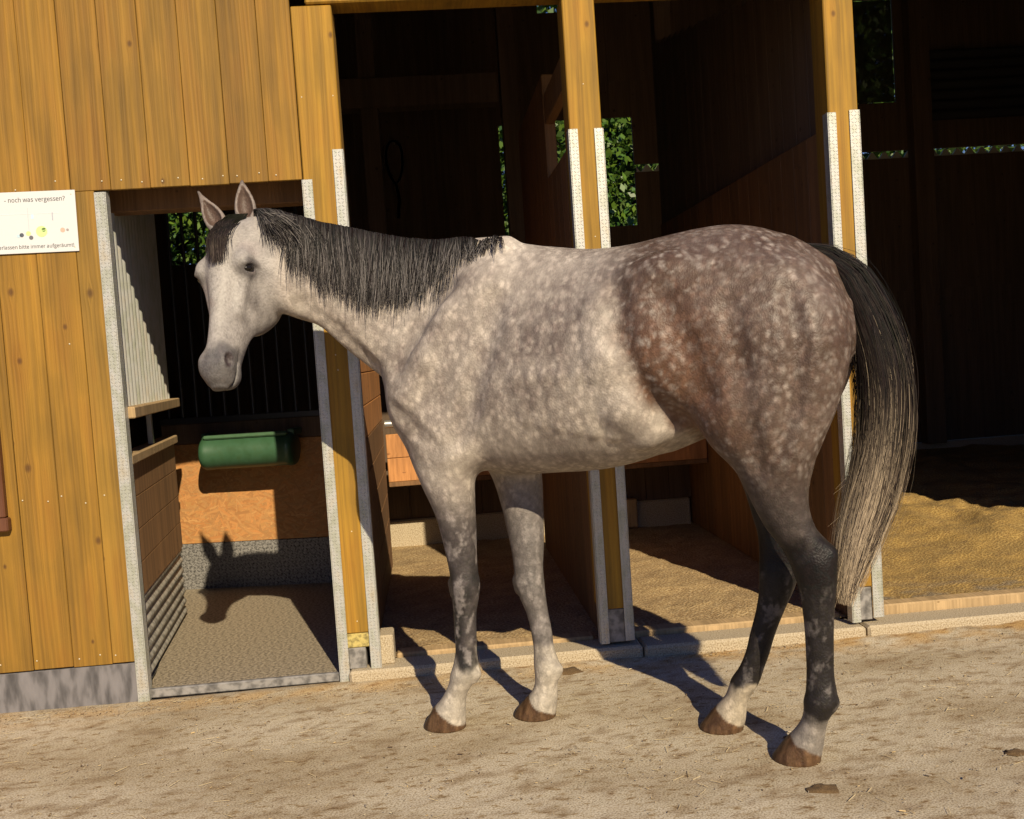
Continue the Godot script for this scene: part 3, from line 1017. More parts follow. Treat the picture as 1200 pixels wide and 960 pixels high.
# ------------------------------------------------------------------ trees behind the barn
func build_trees() -> void:
	var spots := [[Vector3(2.3, 0, -10.2), 5.4, "broad leafy bush seen through the upper barn window", 1], [Vector3(3.9, 0, -12.5), 8.0, "tall bright green tree behind the barn window", 2], [Vector3(0.9, 0, -11.2), 6.2, "leafy tree glimpsed through the narrow slit in the back wall", 3], [Vector3(-3.2, 0, -9.8), 4.6, "green shrub glimpsed behind the bar grille", 4], [Vector3(7.4, 0, -11.0), 8.4, "dark leafy tree behind the dusty barn window", 5], [Vector3(-0.9, 0, -13.5), 8.0, "tall leafy tree standing between two shrubs behind the barn", 6], [Vector3(5.6, 0, -15.0), 12.0, "tallest leafy tree behind the barn", 7], [Vector3(-5.2, 0, -12.5), 7.5, "leafy tree standing behind the shrub at the bar grille", 8]]
	# two crown shapes of unit height, shared by turned and scaled trees
	var shapes := []
	for v in 2:
		var rng := RandomNumberGenerator.new()
		rng.seed = 70 + v
		var trunk_st := SurfaceTool.new()
		trunk_st.begin(Mesh.PRIMITIVE_TRIANGLES)
		tube(trunk_st, [Vector3(0, -0.015, 0), Vector3(0.008, 0.3, 0.006), Vector3(-0.005, 0.62, 0), Vector3(0.003, 0.85, 0)], [0.022, 0.016, 0.010, 0.003], 8)
		var pv := PackedVector3Array()
		var pn := PackedVector3Array()
		var pc := PackedColorArray()
		for i in 70:
			var a := rng.randf() * TAU
			var yy := rng.randf_range(0.08, 0.95)
			var rr := 0.32 * sqrt(rng.randf()) * (1.2 - yy * 0.6)
			var p := Vector3(cos(a) * rr, yy, sin(a) * rr)
			var root := Vector3(0, maxf(0.05, yy - rr * 0.7), 0)
			tube(trunk_st, [root, root.lerp(p, 0.5) + Vector3(0, 0.008, 0), p], [0.006, 0.003, 0.0012], 5)
			var cr := rng.randf_range(0.10, 0.15)
			var tone := rng.randf_range(0.65, 1.3)
			for j in 190:
				var d := Vector3(rng.randfn(), rng.randfn(), rng.randfn()).normalized() * cr * pow(rng.randf(), 0.45)
				var o: Vector3 = p + d
				var ax := Vector3(rng.randfn(), rng.randfn() - 0.5, rng.randfn()).normalized()
				var sd := ax.cross(Vector3(rng.randfn(), rng.randfn() + 0.8, rng.randfn())).normalized()
				var l := rng.randf_range(0.015, 0.027)
				var col := Color(0.030, 0.080, 0.010).lerp(Color(0.085, 0.140, 0.013), rng.randf()) * tone
				var n := ax.cross(sd)
				var m := o + ax * l * 0.5
				var w := sd * l * 0.3
				var e := o + ax * l
				pv.append_array(PackedVector3Array([o, m + w, e, o, e, m - w]))
				pn.append_array(PackedVector3Array([n, n, n, n, n, n]))
				pc.append_array(PackedColorArray([col, col, col, col, col, col]))
		var arr := []
		arr.resize(Mesh.ARRAY_MAX)
		arr[Mesh.ARRAY_VERTEX] = pv
		arr[Mesh.ARRAY_NORMAL] = pn
		arr[Mesh.ARRAY_COLOR] = pc
		var am := ArrayMesh.new()
		am.add_surface_from_arrays(Mesh.PRIMITIVE_TRIANGLES, arr)
		shapes.append([trunk_st.commit(), am])
	for i in spots.size():
		var q: Array = spots[i]
		var t := thing("leafy_tree", q[2], "tree", q[0], i * 1.3, "trees growing behind the stable")
		for k in 2:
			var o := part(t, ["trunk", "crown"][k], shapes[i % 2][k], [M.bark, M.leaf][k])
			o.scale = Vector3.ONE * q[1]

# ------------------------------------------------------------------ chaff and droppings in the yard
func build_litter() -> void:
	var rng := RandomNumberGenerator.new()
	rng.seed = 90
	var mm := MultiMesh.new()
	mm.transform_format = MultiMesh.TRANSFORM_3D
	mm.use_colors = true
	mm.mesh = bbox(Vector3(1, 0.22, 0.30), 0.08)
	var n := 5600
	mm.instance_count = n
	var nz := noise(FastNoiseLite.TYPE_SIMPLEX_SMOOTH, 1.6, 91, 3)
	for i in n:
		var x := rng.randf_range(-2.3, 3.1)
		var z := rng.randf_range(0.03, 2.1)
		var near_sill := rng.randf() < 0.3
		if near_sill:
			z = 0.03 + absf(rng.randfn()) * 0.07
		elif nz.get_noise_2d(x, z) < rng.randf_range(-0.25, 0.25):
			z = rng.randf_range(0.03, 2.1)
		var l := rng.randf_range(0.003, 0.010) * (1.0 if rng.randf() < 0.95 else 1.8)
		var b := Basis(Vector3.UP, rng.randf() * TAU) * Basis(Vector3.RIGHT, rng.randf_range(-0.3, 0.3))
		mm.set_instance_transform(i, Transform3D(b.scaled_local(Vector3(l, l * 0.8, l)), Vector3(x, 0.001, z)))
		var k := rng.randf()
		var col := Color(0.17, 0.11, 0.055)
		if k < 0.22:
			col = Color(0.50, 0.36, 0.17)
		elif k < 0.55:
			col = Color(0.36, 0.30, 0.22)
		elif k < 0.62:
			col = Color(0.62, 0.52, 0.32)
		if i % 9 == 0:
			# a thin straw
			mm.set_instance_transform(i, Transform3D(b.scaled_local(Vector3(rng.randf_range(0.02, 0.05), 0.004, 0.006)), Vector3(x, 0.002, z)))
			col = Color(0.56, 0.44, 0.24)
		mm.set_instance_color(i, col * rng.randf_range(0.7, 1.15))
	var lit := MultiMeshInstance3D.new()
	lit.name = "chaff"
	lit.multimesh = mm
	lit.material_override = M.litter
	add_child(lit)
	tag(lit, "chaff and straw crumbs scattered over the sandy yard", "chaff")
	lit.set_meta("kind", "stuff")
	# a few droppings large enough to see singly
	var spots := [[0.995, 1.36, 0.030, "small dark dropping in the yard behind the horse"], [1.62, 1.25, 0.022, "crumbled brown dropping lying apart on the open yard"], [0.03, 1.62, 0.028, "brown trodden dropping in the yard in front of the horse"], [0.44, 0.12, 0.045, "flat brown clod beside the sill between the hooves"], [1.05, 0.98, 0.020, "tiny dark crumb of dropping beside the hind hoof"]]
	var cn := noise(FastNoiseLite.TYPE_SIMPLEX_SMOOTH, 40.0, 95, 3)
	for s in spots:
		var t := thing("dropping", s[3], "dropping", Vector3(s[0], 0.0, s[1]), 0.0, "droppings in the yard")
		var st := SurfaceTool.new()
		st.begin(Mesh.PRIMITIVE_TRIANGLES)
		var r: float = s[2]
		var nu := 14
		var nv := 7
		for v in nv + 1:
			for u in nu:
				var a := TAU * u / nu
				var e := PI * 0.5 * v / nv
				var d := Vector3(cos(a) * cos(e) * 1.5, sin(e) * 0.34, sin(a) * cos(e))
				var k := 1.0 + 0.5 * cn.get_noise_3d(d.x * 0.03 + s[0], d.y * 0.03, d.z * 0.03 + s[1])
				st.add_vertex(d * r * k + Vector3(0, -0.004, 0))
		for v in nv:
			for u in nu:
				var a := v * nu + u
				var b := v * nu + (u + 1) % nu
				for k in [a, a + nu, b, b, a + nu, b + nu]:
					st.add_index(k)
		st.generate_normals()
		var m := mat(lin(0.13, 0.085, 0.04), 0.95)
		m.albedo_texture = T.chip
		tri(m, Vector3(6, 6, 6))
		part(t, "clod", st.commit(), m)

# ------------------------------------------------------------------ the horse
# Its own frame: +x toward the tail, +y up, +z toward the horse's left side.
class Prim:
	var lo := Vector3.ZERO
	var hi := Vector3.ZERO
	var k := 0.02
	var cut := false
	var hull := PackedVector3Array()
	func d(_p: Vector3) -> float:
		return 1.0

# elliptical sections strung along the local y axis
class Loft extends Prim:
	var inv := Transform3D()
	var y0 := 0.0
	var y1 := 1.0
	var n := 0
	var tab := PackedFloat32Array()
	var flat0 := false
	var per := 1.0
	var last := 1.0
	func _init(frame: Transform3D, rows: Array, blend := 0.02, flat_start := false) -> void:
		# rows: [y, x min, x max, z centre, z half width, taper toward x max]
		inv = frame.affine_inverse()
		k = blend
		flat0 = flat_start
		y0 = rows[0][0]
		y1 = rows[-1][0]
		n = int((y1 - y0) / 0.004) + 2
		tab.resize(n * 5)
		lo = Vector3.ONE * 99
		hi = -lo
		for i in n:
			var y := y0 + (y1 - y0) * i / (n - 1)
			var j := 0
			while j < rows.size() - 2 and rows[j + 1][0] < y:
				j += 1
			var v := [0.0, 0.0, 0.0, 0.0, 0.0]
			for q in 5:
				var a: Array = rows[maxi(j - 1, 0)]
				var b: Array = rows[j]
				var c: Array = rows[j + 1]
				var e: Array = rows[mini(j + 2, rows.size() - 1)]
				var ff := func(r: Array) -> float:
					return r[q + 1] if r.size() > q + 1 else 0.0
				var t: float = clampf((y - b[0]) / (c[0] - b[0]), 0, 1)
				v[q] = cubic_interpolate_in_time(ff.call(b), ff.call(c), ff.call(a), ff.call(e), t, c[0] - b[0], a[0] - b[0], e[0] - b[0])
			tab[i * 5] = (v[0] + v[1]) * 0.5
			tab[i * 5 + 1] = maxf((v[1] - v[0]) * 0.5, 0.004)
			tab[i * 5 + 2] = v[2]
			tab[i * 5 + 3] = maxf(v[3], 0.004)
			tab[i * 5 + 4] = v[4]
			for sx in [-1.0, 1.0]:
				for sz in [-1.0, 1.0]:
					var p := frame * Vector3(tab[i * 5] + sx * tab[i * 5 + 1], y, v[2] + sz * tab[i * 5 + 3] * (1.0 + absf(v[4])))
					lo = lo.min(p)
					hi = hi.max(p)
					if i % 4 == 0 or i == n - 1:
						hull.append(p)
		per = (n - 1) / (y1 - y0)
		last = n - 1.001
	func at(y: float) -> PackedFloat32Array:
		var f := clampf((y - y0) / (y1 - y0) * (n - 1), 0, n - 1.001)
		var i := int(f)
		f -= i
		var o := PackedFloat32Array()
		for q in 5:
			o.append(lerpf(tab[i * 5 + q], tab[i * 5 + 5 + q], f))
		return o
	func d(p: Vector3) -> float:
		var q := inv * p
		var f := clampf((q.y - y0) * per, 0.0, last)
		var i := int(f)
		f -= i
		i *= 5
		var r := tab[i + 1] + (tab[i + 6] - tab[i + 1]) * f
		var w := tab[i + 3] + (tab[i + 8] - tab[i + 3]) * f
		var u := (q.x - tab[i] - (tab[i + 5] - tab[i]) * f) / r
		var e := tab[i + 4]
		if e != 0.0:
			w *= 1.0 - e * clampf(u, -1.0, 1.0)
		var v := (q.z - tab[i + 2] - (tab[i + 7] - tab[i + 2]) * f) / w
		var s := (sqrt(u * u + v * v) - 1.0) * minf(r, w)
		var over := maxf(y0 - q.y, q.y - y1)
		if over > 0.0:
			if flat0 and q.y < y0:
				return maxf(s, over)
			s = maxf(s, 0.0)
			return sqrt(s * s + over * over)
		return s

class Blob extends Prim:
	var inv := Transform3D()
	var r := Vector3.ONE
	var small := 1.0
	func _init(frame: Transform3D, radii: Vector3, blend := 0.02, is_cut := false) -> void:
		inv = frame.affine_inverse()
		r = radii
		k = blend
		cut = is_cut
		small = minf(r.x, minf(r.y, r.z))
		var e := Vector3.ZERO
		for a in 3:
			e += (frame.basis[a] * radii[a]).abs()
		lo = frame.origin - e
		hi = frame.origin + e
	func d(p: Vector3) -> float:
		var q := inv * p
		return ((q / r).length() - 1.0) * small

# tapered capsule
class Bone extends Prim:
	var a := Vector3.ZERO
	var ab := Vector3.ZERO
	var l2 := 1.0
	var ra := 0.1
	var rb := 0.1
	func _init(p: Vector3, q: Vector3, r0: float, r1: float, blend := 0.02, is_cut := false) -> void:
		a = p
		ab = q - p
		l2 = ab.length_squared()
		ra = r0
		rb = r1
		k = blend
		cut = is_cut
		var m := maxf(ra, rb)
		lo = p.min(q) - Vector3.ONE * m
		hi = p.max(q) + Vector3.ONE * m
	func d(p: Vector3) -> float:
		var v := p - a
		var t := clampf(v.dot(ab) / l2, 0.0, 1.0)
		return (v - ab * t).length() - (ra + (rb - ra) * t)

func at_frame(o: Vector3) -> Transform3D:
	return Transform3D(Basis(), o)

var hv := PackedVector3Array()
var hi_ := PackedInt32Array()
var head_frame := Transform3D()
var prims_body: Array[Prim] = []
var prims_head: Array[Prim] = []
var ear_cups: Array[Prim] = []
var neck: Loft
var trunk: Loft

# sample the joined field of PRIMS on an oriented grid and mesh it as surface nets; quads for which SKIP is true are left to another grid
func net(prims: Array[Prim], org: Vector3, ax: Basis, size: Vector3, cell: float, skip: Callable) -> void:
	var nx := int(size.x / cell) + 1
	var ny := int(size.y / cell) + 1
	var nz := int(size.z / cell) + 1
	var f := PackedFloat32Array()
	f.resize(nx * ny * nz)
	f.fill(0.5)
	var inv := ax.transposed()
	var sx := 1
	var sy := nx
	var sz := nx * ny
	# index range of each primitive's box in this grid
	var rngs := []
	for p in prims:
		var glo := Vector3.ONE * 1e6
		var ghi := -glo
		var pad := p.k * 0.9 + cell
		if p.hull.size() > 0:
			for v in p.hull:
				var g := inv * (v - org) / cell
				glo = glo.min(g)
				ghi = ghi.max(g)
			glo -= Vector3.ONE * pad / cell
			ghi += Vector3.ONE * pad / cell
		else:
			for c in 8:
				var v := Vector3(p.lo.x - pad if c & 1 else p.hi.x + pad, p.lo.y - pad if c & 2 else p.hi.y + pad, p.lo.z - pad if c & 4 else p.hi.z + pad)
				var g := inv * (v - org) / cell
				glo = glo.min(g)
				ghi = ghi.max(g)
		rngs.append([maxi(0, int(glo.x)), mini(nx - 1, int(ghi.x) + 1), maxi(0, int(glo.y)), mini(ny - 1, int(ghi.y) + 1), maxi(0, int(glo.z)), mini(nz - 1, int(ghi.z) + 1)])
	# one slice per task
	var slices := []
	slices.resize(nz)
	var work := func(kz: int) -> void:
		var g := PackedFloat32Array()
		g.resize(nx * ny)
		g.fill(0.5)
		var ex := ax.x * cell
		for pi in prims.size():
			var r: Array = rngs[pi]
			if kz < r[4] or kz > r[5]:
				continue
			var p: Prim = prims[pi]
			var kk := p.k
			var i0: int = r[0]
			var i1: int = r[1]
			for jy in range(r[2], r[3] + 1):
				var q := org + ax.z * (kz * cell) + ax.y * (jy * cell) + ex * i0
				var o: int = jy * nx + i0
				for ix in range(i0, i1 + 1):
					var dd := p.d(q)
					q += ex
					if p.cut:
						dd = -dd
						var a := g[o]
						var h := maxf(kk - absf(a - dd), 0.0) / kk
						g[o] = maxf(a, dd) + h * h * kk * 0.25
					elif dd < kk * 2.0 + cell * 2.0:
						var a := g[o]
						var h := maxf(kk - absf(a - dd), 0.0) / kk
						g[o] = minf(a, dd) - h * h * kk * 0.25
					o += 1
		slices[kz] = g
	var job := WorkerThreadPool.add_group_task(work, nz)
	WorkerThreadPool.wait_for_group_task_completion(job)
	f = PackedFloat32Array()
	for g in slices:
		f.append_array(g)
	# vertices
	var idx := PackedInt32Array()
	idx.resize(nx * ny * nz)
	idx.fill(-1)
	var offs := [0, sx, sy, sx + sy, sz, sx + sz, sy + sz, sx + sy + sz]
	var corner := [Vector3(0, 0, 0), Vector3(1, 0, 0), Vector3(0, 1, 0), Vector3(1, 1, 0), Vector3(0, 0, 1), Vector3(1, 0, 1), Vector3(0, 1, 1), Vector3(1, 1, 1)]
	var edges := [[0, 1], [2, 3], [4, 5], [6, 7], [0, 2], [1, 3], [4, 6], [5, 7], [0, 4], [1, 5], [2, 6], [3, 7]]
	for kz in nz - 1:
		for jy in ny - 1:
			var o := kz * sz + jy * sy
			for ix in nx - 1:
				var a := f[o]
				# far from the surface: nothing here
				if a > 0.1 or a < -0.1:
					o += 1
					continue
				var s := 1 if a < 0 else 0
				s += (1 if f[o + 1] < 0 else 0) + (1 if f[o + sy] < 0 else 0) + (1 if f[o + sy + 1] < 0 else 0)
				s += (1 if f[o + sz] < 0 else 0) + (1 if f[o + sz + 1] < 0 else 0) + (1 if f[o + sz + sy] < 0 else 0) + (1 if f[o + sz + sy + 1] < 0 else 0)
				if s > 0 and s < 8:
					var sum := Vector3.ZERO
					var cnt := 0
					for e in edges:
						var va := f[o + offs[e[0]]]
						var vb := f[o + offs[e[1]]]
						if (va < 0) != (vb < 0):
							var ca: Vector3 = corner[e[0]]
							sum += ca.lerp(corner[e[1]], va / (va - vb))
							cnt += 1
					idx[o] = hv.size()
					hv.append(org + ax * ((Vector3(ix, jy, kz) + sum / cnt) * cell))
				o += 1
	# faces
	for kz in range(1, nz - 1):
		for jy in range(1, ny - 1):
			var o := kz * sz + jy * sy + 1
			for ix in range(1, nx - 1):
				if idx[o] < 0 and idx[o - 1] < 0 and idx[o - sy] < 0 and idx[o - sz] < 0:
					o += 1
					continue
				var a := f[o] < 0
				for e in 3:
					var st: int = [sx, sy, sz][e]
					if (f[o + st] < 0) == a:
						continue
					var u: int = [sy, sz, sx][e]
					var w: int = [sz, sx, sy][e]
					var q0 := idx[o]
					var q1 := idx[o - u]
					var q2 := idx[o - u - w]
					var q3 := idx[o - w]
					if q0 < 0 or q1 < 0 or q2 < 0 or q3 < 0:
						continue
					if skip.call((hv[q0] + hv[q2]) * 0.5):
						continue
					if a:
						hi_.append_array(PackedInt32Array([q0, q1, q2, q0, q2, q3]))
					else:
						hi_.append_array(PackedInt32Array([q0, q2, q1, q0, q3, q2]))
				o += 1

func field(prims: Array[Prim], q: Vector3) -> float:
	var v := 0.5
	for p in prims:
		var dd := p.d(q)
		if p.cut:
			var h := maxf(p.k - absf(v + dd), 0.0) / p.k
			v = maxf(v, -dd) + h * h * p.k * 0.25
		else:
			var h := maxf(p.k - absf(v - dd), 0.0) / p.k
			v = minf(v, dd) - h * h * p.k * 0.25
	return v

# the left flank's z at (x, y)
func side_z(x: float, y: float) -> float:
	var a := 0.0
	var b := 0.5
	for i in 16:
		var m := (a + b) * 0.5
		if field(prims_body, Vector3(x, y, m)) < 0.0:
			a = m
		else:
			b = m
	return a

# a furrow (depth > 0) or a ridge (depth < 0) drawn over the left flank
func crease(line: Array, r: float, depth: float, blend: float) -> Array[Prim]:
	var out: Array[Prim] = []
	for i in line.size() - 1:
		var ends := []
		for j in 2:
			var p: Vector2 = line[i + j]
			var z := side_z(p.x, p.y)
			ends.append(Vector3(p.x, p.y, z + r - depth if depth > 0 else z - r - depth))
		out.append(Bone.new(ends[0], ends[1], r, r, blend, depth > 0))
	return out

func leg_rows(rows: Array) -> Array:
	# rows: [y, x centre, width along x, z centre, z half width]
	var out := []
	for r in rows:
		out.append([r[0], r[1] - r[2] * 0.5, r[1] + r[2] * 0.5, r[3], r[4]])
	return out

func build_horse() -> void:
	var along := Transform3D(Basis(Vector3.UP, Vector3.RIGHT, Vector3(0, 0, 1)), Vector3.ZERO)
	along.basis = Basis(Vector3(0, 1, 0), Vector3(1, 0, 0), Vector3(0, 0, 1))
	# ---- trunk: [x, belly, back, middle, half width, narrower toward the back line]
	trunk = Loft.new(along, [
		[-0.785, 1.13, 1.27, 0.0, 0.06, 0.0],
		[-0.760, 1.05, 1.36, 0.0, 0.125, 0.05],
		[-0.72, 0.98, 1.42, 0.0, 0.180, 0.10],
		[-0.60, 0.915, 1.53, 0.0, 0.215, 0.18],
		[-0.46, 0.870, 1.595, 0.0, 0.235, 0.26],
		[-0.35, 0.855, 1.622, 0.0, 0.250, 0.30],
		[-0.20, 0.858, 1.598, 0.0, 0.275, 0.22],
		[-0.03, 0.868, 1.572, 0.0, 0.300, 0.10],
		[0.09, 0.893, 1.573, 0.0, 0.305, 0.02],
		[0.20, 0.932, 1.587, 0.0, 0.297, 0.0],
		[0.31, 0.985, 1.599, 0.0, 0.285, 0.02],
		[0.41, 1.03, 1.599, 0.0, 0.280, 0.08],
		[0.50, 1.02, 1.578, 0.0, 0.262, 0.14],
		[0.59, 1.06, 1.532, 0.0, 0.232, 0.18],
		[0.66, 1.09, 1.475, 0.0, 0.196, 0.14],
		[0.71, 1.13, 1.415, 0.0, 0.150, 0.08],
		[0.742, 1.18, 1.35, 0.0, 0.085, 0.0]], 0.06)
	# ---- neck: bends toward the horse's left
	neck = Loft.new(along, [
		[-1.175, 1.55, 1.735, 0.375, 0.062, 0.0],
		[-1.10, 1.475, 1.770, 0.323, 0.084, 0.15],
		[-1.02, 1.425, 1.757, 0.243, 0.108, 0.25],
		[-0.95, 1.385, 1.730, 0.182, 0.112, 0.30],
		[-0.88, 1.300, 1.710, 0.130, 0.120, 0.32],
		[-0.80, 1.215, 1.686, 0.081, 0.133, 0.34],
		[-0.70, 1.13, 1.660, 0.036, 0.150, 0.36],
		[-0.58, 1.06, 1.640, 0.006, 0.170, 0.38],
		[-0.45, 1.05, 1.622, 0.0, 0.180, 0.40],
		[-0.34, 1.10, 1.585, 0.0, 0.160, 0.40]], 0.07)
	# ---- legs
	var upright := Transform3D()
	var lf := Loft.new(upright, leg_rows([
		[-0.006, -0.652, 0.150, 0.096, 0.064], [0.035, -0.640, 0.130, 0.096, 0.059], [0.066, -0.628, 0.112, 0.096, 0.053], [0.085, -0.617, 0.094, 0.096, 0.046],
		[0.12, -0.598, 0.080, 0.096, 0.038], [0.155, -0.576, 0.086, 0.096, 0.041], [0.185, -0.562, 0.100, 0.096, 0.044], [0.21, -0.556, 0.092, 0.096, 0.040], [0.25, -0.551, 0.078, 0.096, 0.033],
		[0.333, -0.547, 0.078, 0.096, 0.032], [0.40, -0.543, 0.080, 0.097, 0.036], [0.45, -0.536, 0.090, 0.099, 0.046], [0.495, -0.532, 0.098, 0.101, 0.051], [0.54, -0.534, 0.096, 0.103, 0.049],
		[0.60, -0.537, 0.104, 0.106, 0.052], [0.66, -0.538, 0.116, 0.110, 0.060], [0.74, -0.543, 0.135, 0.117, 0.070], [0.84, -0.556, 0.180, 0.128, 0.085], [0.94, -0.565, 0.235, 0.135, 0.088], [1.06, -0.57, 0.27, 0.135, 0.085], [1.2, -0.56, 0.2, 0.12, 0.06]]), 0.05, true)
	var rf := Loft.new(upright, leg_rows([
		[-0.006, -0.388, 0.150, -0.075, 0.064], [0.033, -0.373, 0.132, -0.075, 0.059], [0.060, -0.358, 0.112, -0.075, 0.053], [0.080, -0.347, 0.094, -0.075, 0.046],
		[0.11, -0.338, 0.080, -0.075, 0.038], [0.14, -0.331, 0.086, -0.075, 0.041], [0.168, -0.328, 0.094, -0.075, 0.043], [0.195, -0.332, 0.086, -0.075, 0.039], [0.23, -0.336, 0.074, -0.075, 0.033],
		[0.297, -0.342, 0.074, -0.075, 0.032], [0.37, -0.355, 0.078, -0.076, 0.036], [0.41, -0.366, 0.088, -0.078, 0.046], [0.46, -0.376, 0.102, -0.08, 0.051], [0.51, -0.378, 0.102, -0.083, 0.049],
		[0.59, -0.380, 0.116, -0.09, 0.054], [0.66, -0.388, 0.132, -0.10, 0.062], [0.74, -0.398, 0.150, -0.11, 0.070], [0.84, -0.42, 0.180, -0.125, 0.082], [0.95, -0.47, 0.22, -0.135, 0.085], [1.1, -0.52, 0.2, -0.13, 0.07]]), 0.05, true)
	var lh := Loft.new(upright, leg_rows([
		[-0.006, 0.524, 0.142, 0.088, 0.062], [0.035, 0.540, 0.126, 0.088, 0.057], [0.062, 0.553, 0.110, 0.088, 0.051], [0.085, 0.566, 0.092, 0.088, 0.044],
		[0.12, 0.583, 0.078, 0.088, 0.038], [0.15, 0.596, 0.086, 0.088, 0.041], [0.178, 0.603, 0.098, 0.088, 0.044], [0.205, 0.606, 0.090, 0.088, 0.040], [0.25, 0.606, 0.080, 0.088, 0.034],
		[0.33, 0.608, 0.080, 0.088, 0.033], [0.42, 0.610, 0.086, 0.089, 0.036], [0.50, 0.611, 0.102, 0.091, 0.043], [0.55, 0.608, 0.118, 0.093, 0.050], [0.60, 0.600, 0.134, 0.097, 0.052], [0.635, 0.585, 0.138, 0.10, 0.049],
		[0.69, 0.550, 0.140, 0.108, 0.058], [0.75, 0.528, 0.152, 0.118, 0.070], [0.80, 0.519, 0.172, 0.126, 0.080], [0.88, 0.512, 0.228, 0.138, 0.096], [0.96, 0.498, 0.310, 0.146, 0.115], [1.06, 0.490, 0.390, 0.150, 0.125], [1.18, 0.495, 0.44, 0.142, 0.125], [1.32, 0.49, 0.42, 0.12, 0.12], [1.44, 0.46, 0.3, 0.10, 0.09]]), 0.06, true)
	var rh := Loft.new(upright, leg_rows([
		[-0.006, 0.258, 0.142, -0.105, 0.062], [0.030, 0.274, 0.128, -0.105, 0.057], [0.055, 0.286, 0.112, -0.105, 0.052], [0.078, 0.298, 0.094, -0.105, 0.045],
		[0.11, 0.318, 0.080, -0.105, 0.039], [0.138, 0.334, 0.088, -0.105, 0.042], [0.165, 0.346, 0.092, -0.105, 0.042], [0.20, 0.365, 0.080, -0.105, 0.036], [0.24, 0.383, 0.076, -0.105, 0.034],
		[0.32, 0.409, 0.079, -0.106, 0.034], [0.40, 0.438, 0.090, -0.107, 0.038], [0.46, 0.458, 0.108, -0.109, 0.046], [0.52, 0.470, 0.126, -0.11, 0.051], [0.57, 0.478, 0.136, -0.112, 0.050],
		[0.63, 0.475, 0.134, -0.118, 0.055], [0.70, 0.462, 0.142, -0.125, 0.064], [0.78, 0.452, 0.165, -0.132, 0.08], [0.88, 0.448, 0.24, -0.14, 0.10], [1.0, 0.45, 0.33, -0.15, 0.12], [1.15, 0.47, 0.40, -0.145, 0.125], [1.32, 0.48, 0.40, -0.12, 0.11]]), 0.06, true)
	# ---- head, in its own frame: x toward the face, y from poll to muzzle, z to the horse's left
	var hx := Vector3(0.004, 0.422, 0.907).normalized()
	var hy := Vector3(0.142, -0.898, 0.417)
	hy = (hy - hx * hx.dot(hy)).normalized()
	head_frame = Transform3D(Basis(hx, hy, hx.cross(hy)), Vector3(-1.192, 1.757, 0.333))
	var skull := Loft.new(head_frame, [
		[-0.012, -0.075, 0.005, 0.0, 0.040, 0.0],
		[0.01, -0.110, 0.030, 0.0, 0.058, 0.0],
		[0.06, -0.160, 0.055, 0.0, 0.076, -0.05],
		[0.11, -0.190, 0.068, 0.0, 0.086, -0.08],
		[0.16, -0.212, 0.072, 0.0, 0.088, -0.06],
		[0.22, -0.234, 0.066, 0.0, 0.087, 0.0],
		[0.28, -0.234, 0.058, 0.0, 0.072, 0.0],
		[0.34, -0.192, 0.050, 0.0, 0.059, 0.04],
		[0.40, -0.130, 0.045, 0.0, 0.051, 0.06],
		[0.46, -0.104, 0.045, 0.0, 0.047, 0.02],
		[0.51, -0.090, 0.048, 0.0, 0.050, -0.04],
		[0.555, -0.080, 0.044, 0.0, 0.050, -0.04],
		[0.585, -0.066, 0.026, 0.0, 0.042, 0.0],
		[0.605, -0.040, 0.002, 0.0, 0.026, 0.0]], 0.022)
	var in_head := func(p: Vector3) -> Transform3D: return head_frame * at_frame(p)
	var head_prims: Array[Prim] = [skull]
	for s in [-1.0, 1.0]:
		# cheek, brow, cheekbone ridge, nostril wing
		head_prims.append(Blob.new(in_head.call(Vector3(-0.130, 0.225, s * 0.054)), Vector3(0.092, 0.102, 0.042), 0.03))
		head_prims.append(Blob.new(in_head.call(Vector3(0.022, 0.180, s * 0.078)), Vector3(0.030, 0.036, 0.026), 0.03))
		head_prims.append(Bone.new(head_frame * Vector3(0.002, 0.215, s * 0.078), head_frame * Vector3(-0.016, 0.345, s * 0.048), 0.008, 0.004, 0.035))
		head_prims.append(Blob.new(in_head.call(Vector3(0.012, 0.525, s * 0.040)), Vector3(0.026, 0.036, 0.020), 0.02))
		# upper lid, eye socket and nostril hollow
		head_prims.append(Bone.new(head_frame * Vector3(0.030, 0.196, s * 0.096), head_frame * Vector3(-0.020, 0.180, s * 0.099), 0.009, 0.008, 0.012))
		head_prims.append(Blob.new(head_frame * Transform3D(Basis(Vector3(0, 0, 1), 0.42), Vector3(0.007, 0.203, s * 0.104)), Vector3(0.027, 0.013, 0.014), 0.008, true))
		head_prims.append(Blob.new(head_frame * Transform3D(Basis(Vector3(0, 0, 1), s * 0.35), Vector3(0.017, 0.527, s * 0.060)), Vector3(0.013, 0.022, 0.018), 0.008, true))
	# chin and lower lip with the mouth line cut in
	head_prims.append(Blob.new(in_head.call(Vector3(-0.062, 0.548, 0.0)), Vector3(0.030, 0.034, 0.034), 0.02))
	head_prims.append(Blob.new(in_head.call(Vector3(-0.040, 0.560, 0.0)), Vector3(0.006, 0.060, 0.062), 0.012, true))
	# groove between the jaw and the throat
	head_prims.append(Blob.new(in_head.call(Vector3(-0.12, 0.335, 0.0)), Vector3(0.04, 0.07, 0.022), 0.03, true))
	# hollow behind the jaw
	for s in [-1.0, 1.0]:
		head_prims.append(Bone.new(head_frame * Vector3(-0.215, 0.06, s * 0.115), head_frame * Vector3(-0.270, 0.24, s * 0.095), 0.030, 0.030, 0.03, true))
